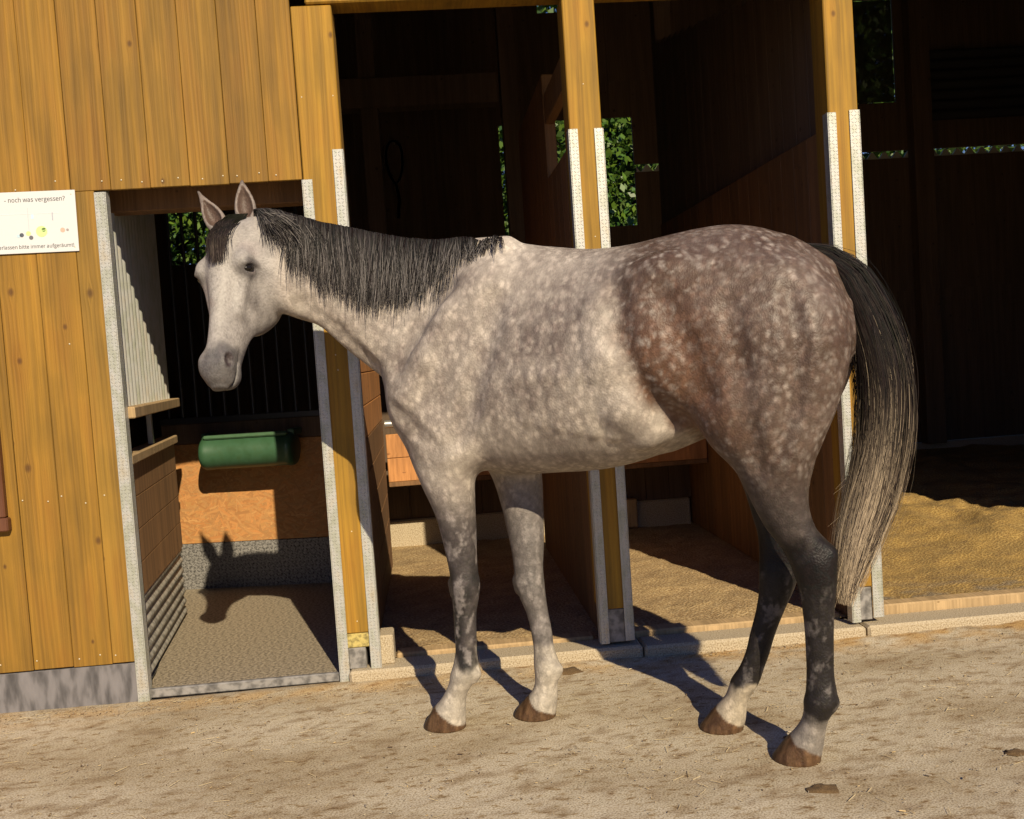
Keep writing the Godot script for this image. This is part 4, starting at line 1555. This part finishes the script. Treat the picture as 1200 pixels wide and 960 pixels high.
	# ears: leaf shaped cups
	for s in [-1.0, 1.0]:
		var base: Vector3 = head_frame * Vector3(-0.018, 0.018, s * 0.050)
		var tip: Vector3 = head_frame * Vector3(0.030 if s > 0 else 0.040, -0.140, s * (0.128 if s < 0 else 0.046))
		var ey := (tip - base)
		var len := ey.length()
		ey /= len
		var facing: Vector3 = (head_frame.basis.x * 0.85 + head_frame.basis.z * (0.45 if s > 0 else 0.20)).normalized()
		var ez: Vector3 = facing.cross(ey).normalized()
		var exx: Vector3 = ey.cross(ez)
		var fr := Transform3D(Basis(exx, ey, ez), base)
		head_prims.append(Loft.new(fr, [[-0.02, -0.028, 0.016, 0, 0.024], [0.02, -0.030, 0.016, 0, 0.031], [0.06, -0.027, 0.014, 0, 0.036], [0.10, -0.020, 0.011, 0, 0.030], [0.135, -0.012, 0.007, 0, 0.017], [len, -0.005, 0.003, 0, 0.005]], 0.012))
		var inner := Loft.new(fr, [[0.030, 0.0, 0.030, 0, 0.012], [0.05, -0.012, 0.030, 0, 0.022], [0.08, -0.013, 0.030, 0, 0.024], [0.11, -0.008, 0.028, 0, 0.017], [0.138, 0.0, 0.02, 0, 0.005]], 0.006)
		inner.cut = true
		head_prims.append(inner)
		ear_cups.append(inner)

	prims_head = head_prims
	# ---- muscle and bone landmarks on the body
	var extra: Array[Prim] = []
	for s in [-1.0, 1.0]:
		extra.append(Bone.new(Vector3(-0.38, 1.46, s * 0.12), Vector3(-0.63, 1.16, s * 0.145), 0.065, 0.080, 0.09)) # shoulder blade
		extra.append(Bone.new(Vector3(-0.63, 1.10, s * 0.15), Vector3(-0.50, 0.98, s * 0.160), 0.085, 0.080, 0.07)) # arm
		extra.append(Blob.new(at_frame(Vector3(0.24, 1.45, s * 0.225)), Vector3(0.06, 0.05, 0.03), 0.07)) # point of hip
		extra.append(Blob.new(at_frame(Vector3(0.55, 1.22, s * 0.14)), Vector3(0.15, 0.22, 0.11), 0.08)) # ham
		extra.append(Blob.new(at_frame(Vector3(0.42, 1.08, s * 0.180)), Vector3(0.10, 0.15, 0.09), 0.05)) # stifle
	# flank fold and throat
	extra.append(Blob.new(at_frame(Vector3(-0.705, 1.09, 0.06)), Vector3(0.06, 0.10, 0.07), 0.05))
	extra.append(Blob.new(at_frame(Vector3(-0.705, 1.09, -0.06)), Vector3(0.06, 0.10, 0.07), 0.05))
	extra.append(Bone.new(Vector3(0.18, 0.985, 0.0), Vector3(0.27, 1.0, 0.0), 0.05, 0.04, 0.05)) # sheath
	# dock of the tail
	extra.append(Bone.new(Vector3(0.56, 1.485, 0.0), Vector3(0.68, 1.445, 0.0), 0.045, 0.022, 0.05))
	# heel of each hock, back of each knee, fetlock tuft
	var small: Array[Prim] = []
	small.append(Bone.new(Vector3(0.600, 0.66, 0.10), Vector3(0.648, 0.622, 0.096), 0.018, 0.020, 0.025))
	small.append(Bone.new(Vector3(0.648, 0.615, 0.096), Vector3(0.635, 0.50, 0.09), 0.018, 0.016, 0.02))
	small.append(Bone.new(Vector3(0.495, 0.62, -0.115), Vector3(0.532, 0.585, -0.112), 0.018, 0.020, 0.025))
	small.append(Bone.new(Vector3(0.640, 0.176, 0.088), Vector3(0.636, 0.163, 0.088), 0.012, 0.009, 0.02))
	small.append(Bone.new(Vector3(-0.518, 0.186, 0.096), Vector3(-0.525, 0.170, 0.096), 0.016, 0.012, 0.02))
	small.append(Bone.new(Vector3(-0.288, 0.165, -0.075), Vector3(-0.295, 0.150, -0.075), 0.014, 0.012, 0.02))
	small.append(Bone.new(Vector3(-0.578, 0.50, 0.100), Vector3(-0.576, 0.47, 0.100), 0.018, 0.016, 0.02))
	small.append(Bone.new(Vector3(-0.420, 0.47, -0.08), Vector3(-0.418, 0.44, -0.08), 0.018, 0.016, 0.02))
	# ---- mesh it: trunk and neck coarse, legs and head fine
	prims_body = [trunk, neck, lf, rf, lh, rh]
	prims_body.append_array(extra)
	prims_body.append(skull)
	var marks: Array[Prim] = []
	marks.append_array(crease([Vector2(-0.30, 1.43), Vector2(-0.345, 1.26), Vector2(-0.40, 1.10), Vector2(-0.455, 0.99)], 0.045, 0.009, 0.03)) # behind the shoulder
	marks.append_array(crease([Vector2(-0.50, 1.50), Vector2(-0.60, 1.36), Vector2(-0.67, 1.25)], 0.04, 0.007, 0.03)) # before the shoulder blade
	marks.append_array(crease([Vector2(-0.66, 1.10), Vector2(-0.60, 1.02), Vector2(-0.52, 0.96)], 0.03, 0.007, 0.025)) # below the point of the shoulder
	marks.append_array(crease([Vector2(-0.47, 1.40), Vector2(-0.56, 1.25), Vector2(-0.63, 1.14)], 0.03, -0.005, 0.04)) # spine of the blade
	marks.append_array(crease([Vector2(0.095, 1.42), Vector2(0.115, 1.28), Vector2(0.155, 1.14), Vector2(0.235, 1.01)], 0.05, 0.013, 0.035)) # flank in front of the thigh
	marks.append_array(crease([Vector2(0.045, 1.36), Vector2(0.06, 1.22), Vector2(0.10, 1.08), Vector2(0.14, 1.00)], 0.05, -0.003, 0.05)) # last rib
	marks.append_array(crease([Vector2(0.600, 1.38), Vector2(0.625, 1.22), Vector2(0.600, 1.06), Vector2(0.555, 0.93)], 0.028, 0.010, 0.025)) # between the hams
	marks.append_array(crease([Vector2(0.25, 1.40), Vector2(0.31, 1.25), Vector2(0.345, 1.10)], 0.04, 0.006, 0.03)) # before the thigh muscle
	marks.append_array(crease([Vector2(0.44, 1.36), Vector2(0.46, 1.18), Vector2(0.47, 1.0), Vector2(0.49, 0.88)], 0.035, 0.005, 0.03)) # down the thigh
	for i in 6:
		var x := -0.22 + 0.052 * i
		marks.append_array(crease([Vector2(x - 0.02, 1.34), Vector2(x, 1.18), Vector2(x + 0.02, 1.06 - 0.012 * i)], 0.02, -0.0013, 0.022)) # ribs
	marks.append_array(crease([Vector2(-0.95, 1.46), Vector2(-0.87, 1.36), Vector2(-0.79, 1.24)], 0.03, 0.006, 0.03)) # jugular groove
	prims_body.append_array(marks)
	var legs: Array[Prim] = [trunk, lf, rf, lh, rh]
	legs.append_array(extra)
	legs.append_array(small)
	var cut_y := 0.80
	var neck_end := func(p: Vector3) -> bool:
		return (head_frame.affine_inverse() * p).x > -0.30 and p.x < -1.00
	net(prims_body, Vector3(-1.20, cut_y - 0.04, -0.36), Basis(), Vector3(2.03, 0.96, 0.86), 0.0090, func(p: Vector3) -> bool: return p.y < cut_y - 0.008 or neck_end.call(p))
	for b in [[-0.76, -0.42, 0.0], [-0.50, -0.24, -0.23], [0.37, 0.74, -0.01], [0.15, 0.60, -0.25]]:
		var legp: Array[Prim] = []
		var which: Loft = [lf, rf, lh, rh][[-0.76, -0.50, 0.37, 0.15].find(b[0])]
		for p in legs:
			if not (p is Loft) or p == trunk or p == which:
				legp.append(p)
		net(legp, Vector3(b[0], -0.02, b[2]), Basis(), Vector3(b[1] - b[0], cut_y + 0.03, 0.26), 0.0056, func(p: Vector3) -> bool: return p.y > cut_y)
	var hb := head_frame.basis
	var hp: Array[Prim] = [neck]
	hp.append_array(head_prims)
	var v0 := hv.size()
	var i0 := hi_.size()
	net(hp, head_frame * Vector3(-0.33, -0.17, -0.19), hb, Vector3(0.43, 0.80, 0.44), 0.0048, func(p: Vector3) -> bool: return (head_frame.affine_inverse() * p).x < -0.305 or p.x > -0.992)
	# ---- normals, colours
	var nrm := PackedVector3Array()
	nrm.resize(hv.size())
	for i in range(0, hi_.size(), 3):
		var a := hi_[i]
		var b := hi_[i + 1]
		var c := hi_[i + 2]
		var fn := (hv[c] - hv[a]).cross(hv[b] - hv[a])
		nrm[a] += fn
		nrm[b] += fn
		nrm[c] += fn
	var cols := PackedColorArray()
	cols.resize(hv.size())
	for i in hv.size():
		nrm[i] = nrm[i].normalized()
	coat_setup()
	for i in hv.size():
		cols[i] = coat(hv[i], nrm[i])
	var am := ArrayMesh.new()
	for k in 2:
		var a := 0 if k == 0 else v0
		var b := v0 if k == 0 else hv.size()
		var ix := hi_.slice(0, i0) if k == 0 else hi_.slice(i0)
		if k == 1:
			for q in ix.size():
				ix[q] -= v0
		var arr := []
		arr.resize(Mesh.ARRAY_MAX)
		arr[Mesh.ARRAY_VERTEX] = hv.slice(a, b)
		arr[Mesh.ARRAY_NORMAL] = nrm.slice(a, b)
		arr[Mesh.ARRAY_COLOR] = cols.slice(a, b)
		arr[Mesh.ARRAY_INDEX] = ix
		am.add_surface_from_arrays(Mesh.PRIMITIVE_TRIANGLES, arr)
		am.surface_set_material(k, [M.coat, M.face_coat][k])
	print("horse vertices ", hv.size(), " triangles ", hi_.size() / 3)
	var th := deg_to_rad(28.4)
	var F := Vector3(-cos(th), 0, -sin(th))
	var L := Vector3.UP.cross(F)
	var horse := thing("horse", "dapple grey horse with dark mane standing in the yard, head turned aside", "horse", -F * 0.9 + L * 0.44, -th)
	part(horse, "body", am, null)
	# eyes
	for s in [-1.0, 1.0]:
		var ball := SphereMesh.new()
		ball.radius = 0.022
		ball.height = 0.044
		ball.radial_segments = 24
		ball.rings = 12
		var eye := part(horse, "eye", ball, M.eye)
		eye.transform = head_frame * Transform3D(Basis(Vector3(0, 0, 1), 0.42).scaled_local(Vector3(1.2, 0.66, 1.0)), Vector3(0.006, 0.203, s * 0.083))
	build_mane(horse)
	build_tail(horse)

# ------------------------------------------------------------------ coat
var cn := {}
func coat_setup() -> void:
	cn.cell = noise(FastNoiseLite.TYPE_CELLULAR, 38.0, 51, 1)
	cn.cell.cellular_return_type = FastNoiseLite.RETURN_DISTANCE
	cn.cell.cellular_jitter = 1.0
	cn.warp = noise(FastNoiseLite.TYPE_SIMPLEX_SMOOTH, 14.0, 52, 2)
	cn.mid = noise(FastNoiseLite.TYPE_SIMPLEX_SMOOTH, 9.0, 53, 3)
	cn.big = noise(FastNoiseLite.TYPE_SIMPLEX_SMOOTH, 2.6, 54, 3)
	cn.fine = noise(FastNoiseLite.TYPE_SIMPLEX_SMOOTH, 60.0, 55, 2)
	cn.hinv = head_frame.affine_inverse()

func sm(a: float, b: float, x: float) -> float:
	return smoothstep(a, b, x)

func coat(p: Vector3, _n: Vector3) -> Color:
	var w: float = cn.warp.get_noise_3dv(p) * 0.018
	var dapple: float = 1.0 - sm(-0.97, -0.45, cn.cell.get_noise_3d(p.x + w, p.y * 0.9 - w, p.z + w))
	var w2: float = cn.warp.get_noise_3d(p.y * 1.7, p.z * 1.7, p.x * 1.7) * 0.014
	var small: float = 1.0 - sm(-0.95, -0.55, cn.cell.get_noise_3d((p.x + w2) * 1.75 + 3.0, (p.y + w) * 1.6, (p.z - w2) * 1.75))
	var mid: float = cn.mid.get_noise_3dv(p)
	dapple = clampf(dapple * (0.75 + 0.9 * mid) + small * (0.40 - 0.5 * mid), 0, 1)
	var big: float = cn.big.get_noise_3dv(p)
	var fine: float = cn.fine.get_noise_3dv(p)
	var h: Vector3 = cn.hinv * p
	var pale := Color(0.66, 0.58, 0.49)
	var taupe := Color(0.205, 0.162, 0.140)
	var brown := Color(0.096, 0.059, 0.042)
	# barrel and shoulder
	var streak: float = cn.mid.get_noise_3d(p.x * 2.2, p.y * 1.1, p.z * 2.2)
	var dark := 0.55 + 0.38 * big + 0.20 * mid + 0.28 * streak
	dark += 0.35 * exp(-pow((p.x + 0.13) / 0.17, 2) - pow((p.y - 1.22) / 0.28, 2))
	dark -= 0.50 * exp(-pow((p.x - 0.03) / 0.10, 2) - pow((p.y - 1.12) / 0.22, 2))
	dark -= 0.08 * sm(-0.55, -0.80, p.x)
	dark -= 0.45 * exp(-pow((p.x + 0.34) / 0.10, 2) - pow((p.y - 1.62) / 0.05, 2))
	dark = clampf(dark, 0.03, 1.0)
	var c := pale.lerp(taupe, dark)
	c = c.lerp(pale, dapple * 0.5 * sm(0.15, 0.7, dark))
	# croup, thigh and gaskin: brown with light dapples
	var below := maxf(1.42 - p.y, 0.0)
	var edge := 0.088 + 0.85 * below * below + 0.045 * mid
	var soft := 0.03 + 0.05 * sm(1.25, 1.5, p.y)
	var rump := sm(edge - soft, edge + soft, p.x) * sm(0.55, 0.75, p.y + 0.2 * (p.x - 0.2))
	if p.x > 0.0 and rump > 0.0:
		var rc := Color(0.158, 0.112, 0.090).lerp(brown, clampf(0.5 + 0.9 * big + 0.5 * mid, 0, 1))
		rc = rc.lerp(Color(0.158, 0.080, 0.048), clampf(1.3 * exp(-pow((p.x - 0.27) / 0.14, 2) - pow((p.y - 1.14) / 0.22, 2)), 0, 0.8))
		var lightness: float = 0.62 + 0.6 * cn.big.get_noise_3d(p.x + 4.0, p.y, p.z)
		rc = rc.lerp(Color(0.45, 0.385, 0.335), dapple * lightness)
		c = c.lerp(rc, rump)
	# forelegs
	if p.y < 0.90 and p.x < -0.2:
		var t := sm(0.90, 0.66, p.y)
		var lc := Color(0.095, 0.080, 0.077).lerp(Color(0.032, 0.029, 0.028), sm(0.70, 0.50, p.y) * clampf(0.55 + 1.3 * mid, 0, 1))
		lc = lc.lerp(Color(0.29, 0.255, 0.24), sm(0.02, 0.42, streak + 0.3 * fine) * 0.8)
		if p.z < 0.0:
			lc = lc.lerp(Color(0.27, 0.24, 0.22), 0.5)
		lc = lc.lerp(Color(0.50, 0.44, 0.36), sm(0.28, 0.19, p.y + 0.08 * mid))
		c = c.lerp(lc, t)
	# hind legs
	if p.y < 0.97 and p.x > 0.1:
		var t := sm(0.97, 0.70, p.y)
		var lc := Color(0.075, 0.060, 0.054).lerp(Color(0.012, 0.010, 0.010), sm(0.74, 0.60, p.y + 0.10 * mid))
		if p.z < 0.0:
			lc = lc.lerp(Color(0.008, 0.007, 0.007), 0.85)
		var low := sm(0.56, 0.46, p.y)
		lc = lc.lerp(Color(0.030, 0.025, 0.024), low * 0.7)
		lc = lc.lerp(Color(0.20, 0.175, 0.16), low * sm(0.10, 0.5, streak + 0.35 * fine) * 0.6)
		if p.z < 0.0:
			lc = lc.lerp(Color(0.50, 0.42, 0.31), sm(0.155, 0.125, p.y + 0.05 * mid))
		else:
			lc = lc.lerp(Color(0.27, 0.235, 0.20), sm(0.135, 0.10, p.y + 0.05 * mid))
		c = c.lerp(lc, t)
	# hooves
	if p.y < 0.10:
		var xh: float = (-0.625 if p.z > 0 else -0.36) if p.x < 0 else (0.555 if p.z > 0 else 0.288)
		var cor := 0.046 - 0.72 * (p.x - xh) + 0.012 * mid
		var hoof := Color(0.085, 0.045, 0.023).lerp(Color(0.165, 0.092, 0.046), clampf(0.4 + 1.6 * cn.mid.get_noise_3d(p.x * 4.0, p.y * 0.5, p.z * 4.0), 0, 1))
		c = c.lerp(hoof, sm(cor + 0.004, cor - 0.004, p.y))
	# head
	if h.x > -0.30 and p.x < -0.98:
		var f := Color(0.315, 0.285, 0.262).lerp(Color(0.150, 0.132, 0.122), clampf(0.25 + 1.2 * mid + 0.6 * big, 0, 1))
		f = f.lerp(Color(0.36, 0.33, 0.30), clampf(1.4 * exp(-pow((h.x - 0.05) / 0.05, 2) - pow((h.y - 0.30) / 0.14, 2)), 0, 0.8))
		# grey skin of the muzzle
		f = f.lerp(Color(0.095, 0.088, 0.087), 0.85 * sm(0.44, 0.53, h.y + 0.05 * mid))
		# dark rims of the eye and the nostril
		var az := absf(h.z)
		var eye := Vector3((h.x - 0.007) / 0.044, (h.y - 0.203) / 0.040, (az - 0.09) / 0.05).length()
		f = f.lerp(Color(0.085, 0.075, 0.072), 0.85 * sm(1.15, 0.62, eye))
		var brow := Vector3((h.x - 0.0) / 0.05, (h.y - 0.13) / 0.035, (az - 0.08) / 0.06).length()
		f = f.lerp(Color(0.30, 0.255, 0.24), 0.55 * sm(1.2, 0.5, brow))
		var nos := Vector3((h.x - 0.017) / 0.020, (h.y - 0.527) / 0.029, (az - 0.050) / 0.026).length()
		f = f.lerp(Color(0.055, 0.042, 0.042), sm(1.15, 0.7, nos))
		# dark stockinged hair under the forelock and a patch on the nose
		f = f.lerp(Color(0.26, 0.215, 0.195), 0.6 * sm(0.15, 0.5, mid + 0.7 * exp(-pow((h.y - 0.27) / 0.06, 2) - pow((h.z + 0.02) / 0.05, 2)) - 0.25))
		# ears
		if h.y < 0.02:
			var back := sm(0.02, -0.03, h.y)
			f = f.lerp(Color(0.20, 0.145, 0.115), back * (0.55 + 0.4 * fine))
			f = f.lerp(Color(0.10, 0.08, 0.07), sm(-0.10, -0.145, h.y) * 0.8)
			for q in ear_cups:
				f = f.lerp(Color(0.075, 0.042, 0.028), 0.85 * sm(0.004, -0.0005, q.d(p)))
		c = c.lerp(f, sm(-0.30, -0.20, h.x) * sm(-0.98, -1.05, p.x))
	var v := 1.0 + 0.11 * fine
	return Color(c.r * v, c.g * v, c.b * v)

# ------------------------------------------------------------------ hair
func push_out(p: Vector3, dir: Vector3, gap: float, prims: Array) -> Vector3:
	for it in 4:
		var dd := 1.0
		for q in prims:
			dd = minf(dd, q.d(p))
		if dd < gap:
			p += dir * (gap - dd)
	return p

class Hair:
	var v := PackedVector3Array()
	var n := PackedVector3Array()
	var c := PackedColorArray()
	var ix := PackedInt32Array()
	func mesh() -> ArrayMesh:
		var arr := []
		arr.resize(Mesh.ARRAY_MAX)
		arr[Mesh.ARRAY_VERTEX] = v
		arr[Mesh.ARRAY_NORMAL] = n
		arr[Mesh.ARRAY_COLOR] = c
		arr[Mesh.ARRAY_INDEX] = ix
		var am := ArrayMesh.new()
		am.add_surface_from_arrays(Mesh.PRIMITIVE_TRIANGLES, arr)
		return am

func strand(st: Hair, pts: Array, nrm: Array, width: float, c0: Color, c1: Color, mix_from: float) -> void:
	var m := pts.size()
	var o := st.v.size()
	for i in m:
		var t := float(i) / (m - 1)
		var dir: Vector3 = (pts[mini(i + 1, m - 1)] - pts[maxi(i - 1, 0)]).normalized()
		var nn: Vector3 = nrm[i]
		var side: Vector3 = dir.cross(nn).normalized() * width * (1.0 - 0.75 * t * t) * 0.5
		st.v.append(pts[i] - side)
		st.v.append(pts[i] + side)
		st.n.append(nn)
		st.n.append(nn)
		var col := c0.lerp(c1, smoothstep(mix_from, 1.0, t))
		st.c.append(col)
		st.c.append(col)
	for i in m - 1:
		var a := o + i * 2
		st.ix.append_array(PackedInt32Array([a, a + 2, a + 1, a + 1, a + 2, a + 3]))

func build_mane(horse: Node3D) -> void:
	var rng := RandomNumberGenerator.new()
	rng.seed = 301
	var st := Hair.new()
	var low := [[-1.17, 1.72], [-1.10, 1.71], [-1.05, 1.64], [-0.987, 1.565], [-0.87, 1.48], [-0.772, 1.465], [-0.666, 1.45], [-0.546, 1.475], [-0.45, 1.53], [-0.40, 1.565], [-0.35, 1.59]]
	var near: Array = [neck, trunk]
	for q in prims_body:
		if q is Bone and not q.cut and q.lo.x < -0.3:
			near.append(q)
	var clump := noise(FastNoiseLite.TYPE_SIMPLEX_SMOOTH, 22.0, 302, 2)
	for i in 7000:
		var x := lerpf(-1.105, -0.355, pow(rng.randf(), 1.15))
		if rng.randf() < 0.85 * sm(-0.52, -0.37, x):
			continue
		var j := 0
		while j < low.size() - 2 and low[j + 1][0] < x:
			j += 1
		var yl: float = lerpf(low[j][1], low[j + 1][1], clampf((x - low[j][0]) / (low[j + 1][0] - low[j][0]), 0, 1))
		var cl := clump.get_noise_1d(x * 1.0)
		yl += rng.randfn() * 0.030 + cl * 0.045
		var s := neck.at(x)
		var tr := trunk.at(x)
		var top := maxf(s[0] + s[1], tr[0] + tr[1] if x > -0.7 else 0.0) - 0.006 * sm(-0.5, -0.4, x)
		var len := maxf(top - yl, 0.05) * (1.0 if rng.randf() < 0.6 else rng.randf_range(0.4, 1.0))
		var side_dir := Vector3(0.35 * sm(-0.5, -1.0, x), 0, 1).normalized()
		var wither := sm(-0.62, -0.42, x)
		var lift := rng.randf_range(0.004, 0.020) + 0.004 * wither
		top += 0.002 * wither
		side_dir = side_dir.lerp(Vector3(0, 0.3, 0.95), wither * 0.8).normalized()
		var pts := []
		var nr := []
		var sway := rng.randfn() * 0.010 + cl * 0.012
		var m := 9
		for k in m:
			var t := float(k) / (m - 1)
			# over the crest, then down the side
			var y := top + 0.010 + 0.012 * sin(minf(t * 6.0, PI)) - len * t * t * (1.35 - 0.35 * t)
			var out := 0.02 + 0.10 * t
			var p := Vector3(x + sway * t * t * 2.0 + (0.015 + 0.05 * sm(-0.95, -1.10, x)) * t, y, s[2]) + side_dir * (out * 0.35 + rng.randf_range(-0.001, 0.001))
			if t < 0.12:
				p = Vector3(x, top - 0.012 + 0.02 * t * 8.0, s[2]) + side_dir * (0.004 + 0.02 * t * 8.0)
			else:
				p = push_out(p, side_dir, lift, near)
			pts.append(p)
			var nn := (side_dir + Vector3(rng.randfn() * 0.22, 0.9 * (1.0 - t) + rng.randfn() * 0.1, 0)).normalized()
			nr.append(nn)
		var g := rng.randf()
		var c0 := Color(0.008, 0.007, 0.007).lerp(Color(0.034, 0.030, 0.029), g * g)
		var c1 := c0 * 1.4
		if g > (0.80 if x < -0.75 else 0.62):
			c1 = Color(0.17, 0.155, 0.145)
		elif g > 0.5:
			c1 = Color(0.06, 0.053, 0.05)
		strand(st, pts, nr, rng.randf_range(0.0013, 0.0034), c0, c1, 0.15)
	# long stray locks on the withers
	for i in 36:
		var grp := i % 3
		var x0: float = [-0.385, -0.372, -0.36][grp] + rng.randfn() * 0.006
		var pts := []
		var nr := []
		for k in 8:
			var t := k / 7.0
			var p := Vector3(x0 + [0.004, 0.030, 0.055][grp] * t + rng.randfn() * 0.001, 1.645 - (0.075 - 0.012 * grp) * t * t, 0.01 + 0.10 * t)
			p = push_out(p, Vector3(0, 0.6, 0.8), 0.006, near)
			pts.append(p)
			nr.append(Vector3(rng.randfn() * 0.2, 0.6, 0.8).normalized())
		strand(st, pts, nr, 0.0022, Color(0.012, 0.010, 0.010), Color(0.03, 0.025, 0.022), 0.3)
	part(horse, "mane", st.mesh(), M.hair)
	# forelock between the ears
	var fl := Hair.new()
	var brow: Array = [prims_head[0], prims_head[2]]
	for i in 1300:
		var z0 := rng.randfn() * 0.017 + 0.010
		var len := rng.randf_range(0.12, 0.225)
		var zz := 0.010 + z0 * 0.55 + rng.randfn() * 0.008
		var pts := []
		var nr := []
		for k in 9:
			var t := k / 8.0
			var hp := Vector3(0.0, -0.018 + len * t, lerpf(z0, zz, t))
			var prof := 0.010 + 0.062 * sm(-0.02, 0.12, hp.y)
			hp.x = prof + 0.012 + 0.014 * sin(PI * t) + 0.003 * rng.randf() - absf(hp.z) * 0.35
			pts.append(push_out(head_frame * hp, head_frame.basis.x, 0.004 + 0.010 * sin(PI * t), brow))
			nr.append((head_frame.basis * Vector3(1, -0.25, hp.z * 12.0 + rng.randfn() * 0.2)).normalized())
		var g := rng.randf()
		strand(fl, pts, nr, rng.randf_range(0.0014, 0.003), Color(0.010, 0.008, 0.007), Color(0.014, 0.011, 0.010).lerp(Color(0.11, 0.085, 0.07), g * g * g), 0.2)
	part(horse, "forelock", fl.mesh(), M.hair)

func build_tail(horse: Node3D) -> void:
	var rng := RandomNumberGenerator.new()
	rng.seed = 401
	var st := Hair.new()
	var cv := Curve3D.new()
	var mid := [Vector3(0.600, 1.512, 0.0), Vector3(0.700, 1.455, 0.0), Vector3(0.768, 1.325, 0.005), Vector3(0.812, 1.15, 0.01), Vector3(0.808, 0.97, 0.015), Vector3(0.772, 0.80, 0.02), Vector3(0.715, 0.62, 0.02), Vector3(0.675, 0.45, 0.02)]
	for i in mid.size():
		var a: Vector3 = mid[maxi(i - 1, 0)]
		var b: Vector3 = mid[mini(i + 1, mid.size() - 1)]
		var tg := (b - a) / 6.0
		cv.add_point(mid[i], -tg, tg)
	var total := cv.get_baked_length()
	var wid := [0.030, 0.042, 0.055, 0.059, 0.059, 0.060, 0.047, 0.008]
	var tc := []
	for k in 101:
		var o := k / 100.0 * total
		var c := cv.sample_baked(o, true)
		var d := (cv.sample_baked(minf(o + 0.01, total), true) - cv.sample_baked(maxf(o - 0.01, 0), true)).normalized()
		var px := Vector3(-d.y, d.x, 0)
		tc.append([c, -px if px.x < 0 else px])
	for i in 10500:
		var start := 0.0 if rng.randf() < 0.45 else rng.randf_range(0.0, 0.20)
		var end := clampf(1.0 - absf(rng.randfn()) * 0.22, 0.40, 1.0)
		var u := clampf(rng.randfn() * 0.5, -1.15, 1.15)
		var v := clampf(rng.randfn() * 0.5, -1.0, 1.0)
		var ph := rng.randf() * TAU
		var bend := rng.randfn() * 0.012
		var pts := []
		var nr := []
		var m := 13
		for k in m:
			var t := lerpf(start, end, float(k) / (m - 1))
			var row: Array = tc[int(t * 100.0)]
			var nxt: Array = tc[mini(int(t * 100.0) + 1, 100)]
			var fr := t * 100.0 - int(t * 100.0)
			var c: Vector3 = row[0].lerp(nxt[0], fr)
			var px: Vector3 = row[1].lerp(nxt[1], fr)
			var f := t * (wid.size() - 1)
			var wi := int(minf(f, wid.size() - 2))
			var w: float = lerpf(wid[wi], wid[wi + 1], f - wi)
			var grow := smoothstep(start - 0.02, start + 0.16, t)
			var off := u * w * lerpf(0.35, 1.0, grow) + bend * grow * sin(t * 5.0 + ph)
			var oz := v * w * 0.62 * lerpf(0.4, 1.0, grow)
			pts.append(c + px * off + Vector3(0, 0, oz))
			nr.append((Vector3(0, 0, 0.7) + px * (u * 0.9 + rng.randfn() * 0.12) + Vector3(0, 0, v * 0.6)).normalized())
		var g := rng.randf()
		var c0 := Color(0.007, 0.006, 0.006).lerp(Color(0.030, 0.023, 0.020), g * g)
		var c1 := Color(0.07, 0.05, 0.038).lerp(Color(0.56, 0.44, 0.30), smoothstep(0.18, 0.75, rng.randf() - 0.18 * u))
		strand(st, pts, nr, rng.randf_range(0.0011, 0.0024), c0, c1, 0.38 + rng.randf() * 0.2)
	# pale wisps blown forward at the lower edge
	for i in 16:
		var t0 := rng.randf_range(0.50, 0.85)
		var c := cv.sample_baked(t0 * total, true)
		var pts := []
		var nr := []
		var dx := rng.randf_range(-0.10, -0.01)
		var dy := rng.randf_range(-0.24, -0.10)
		for k in 8:
			var t := k / 7.0
			pts.append(c + Vector3(-0.03 + dx * t * t - 0.02 * t, dy * t, 0.02 * t))
			nr.append(Vector3(0.2, 0.2, 1).normalized())
		strand(st, pts, nr, 0.0009, Color(0.16, 0.12, 0.085), Color(0.42, 0.33, 0.22), 0.0)
	part(horse, "tail", st.mesh(), M.hair)
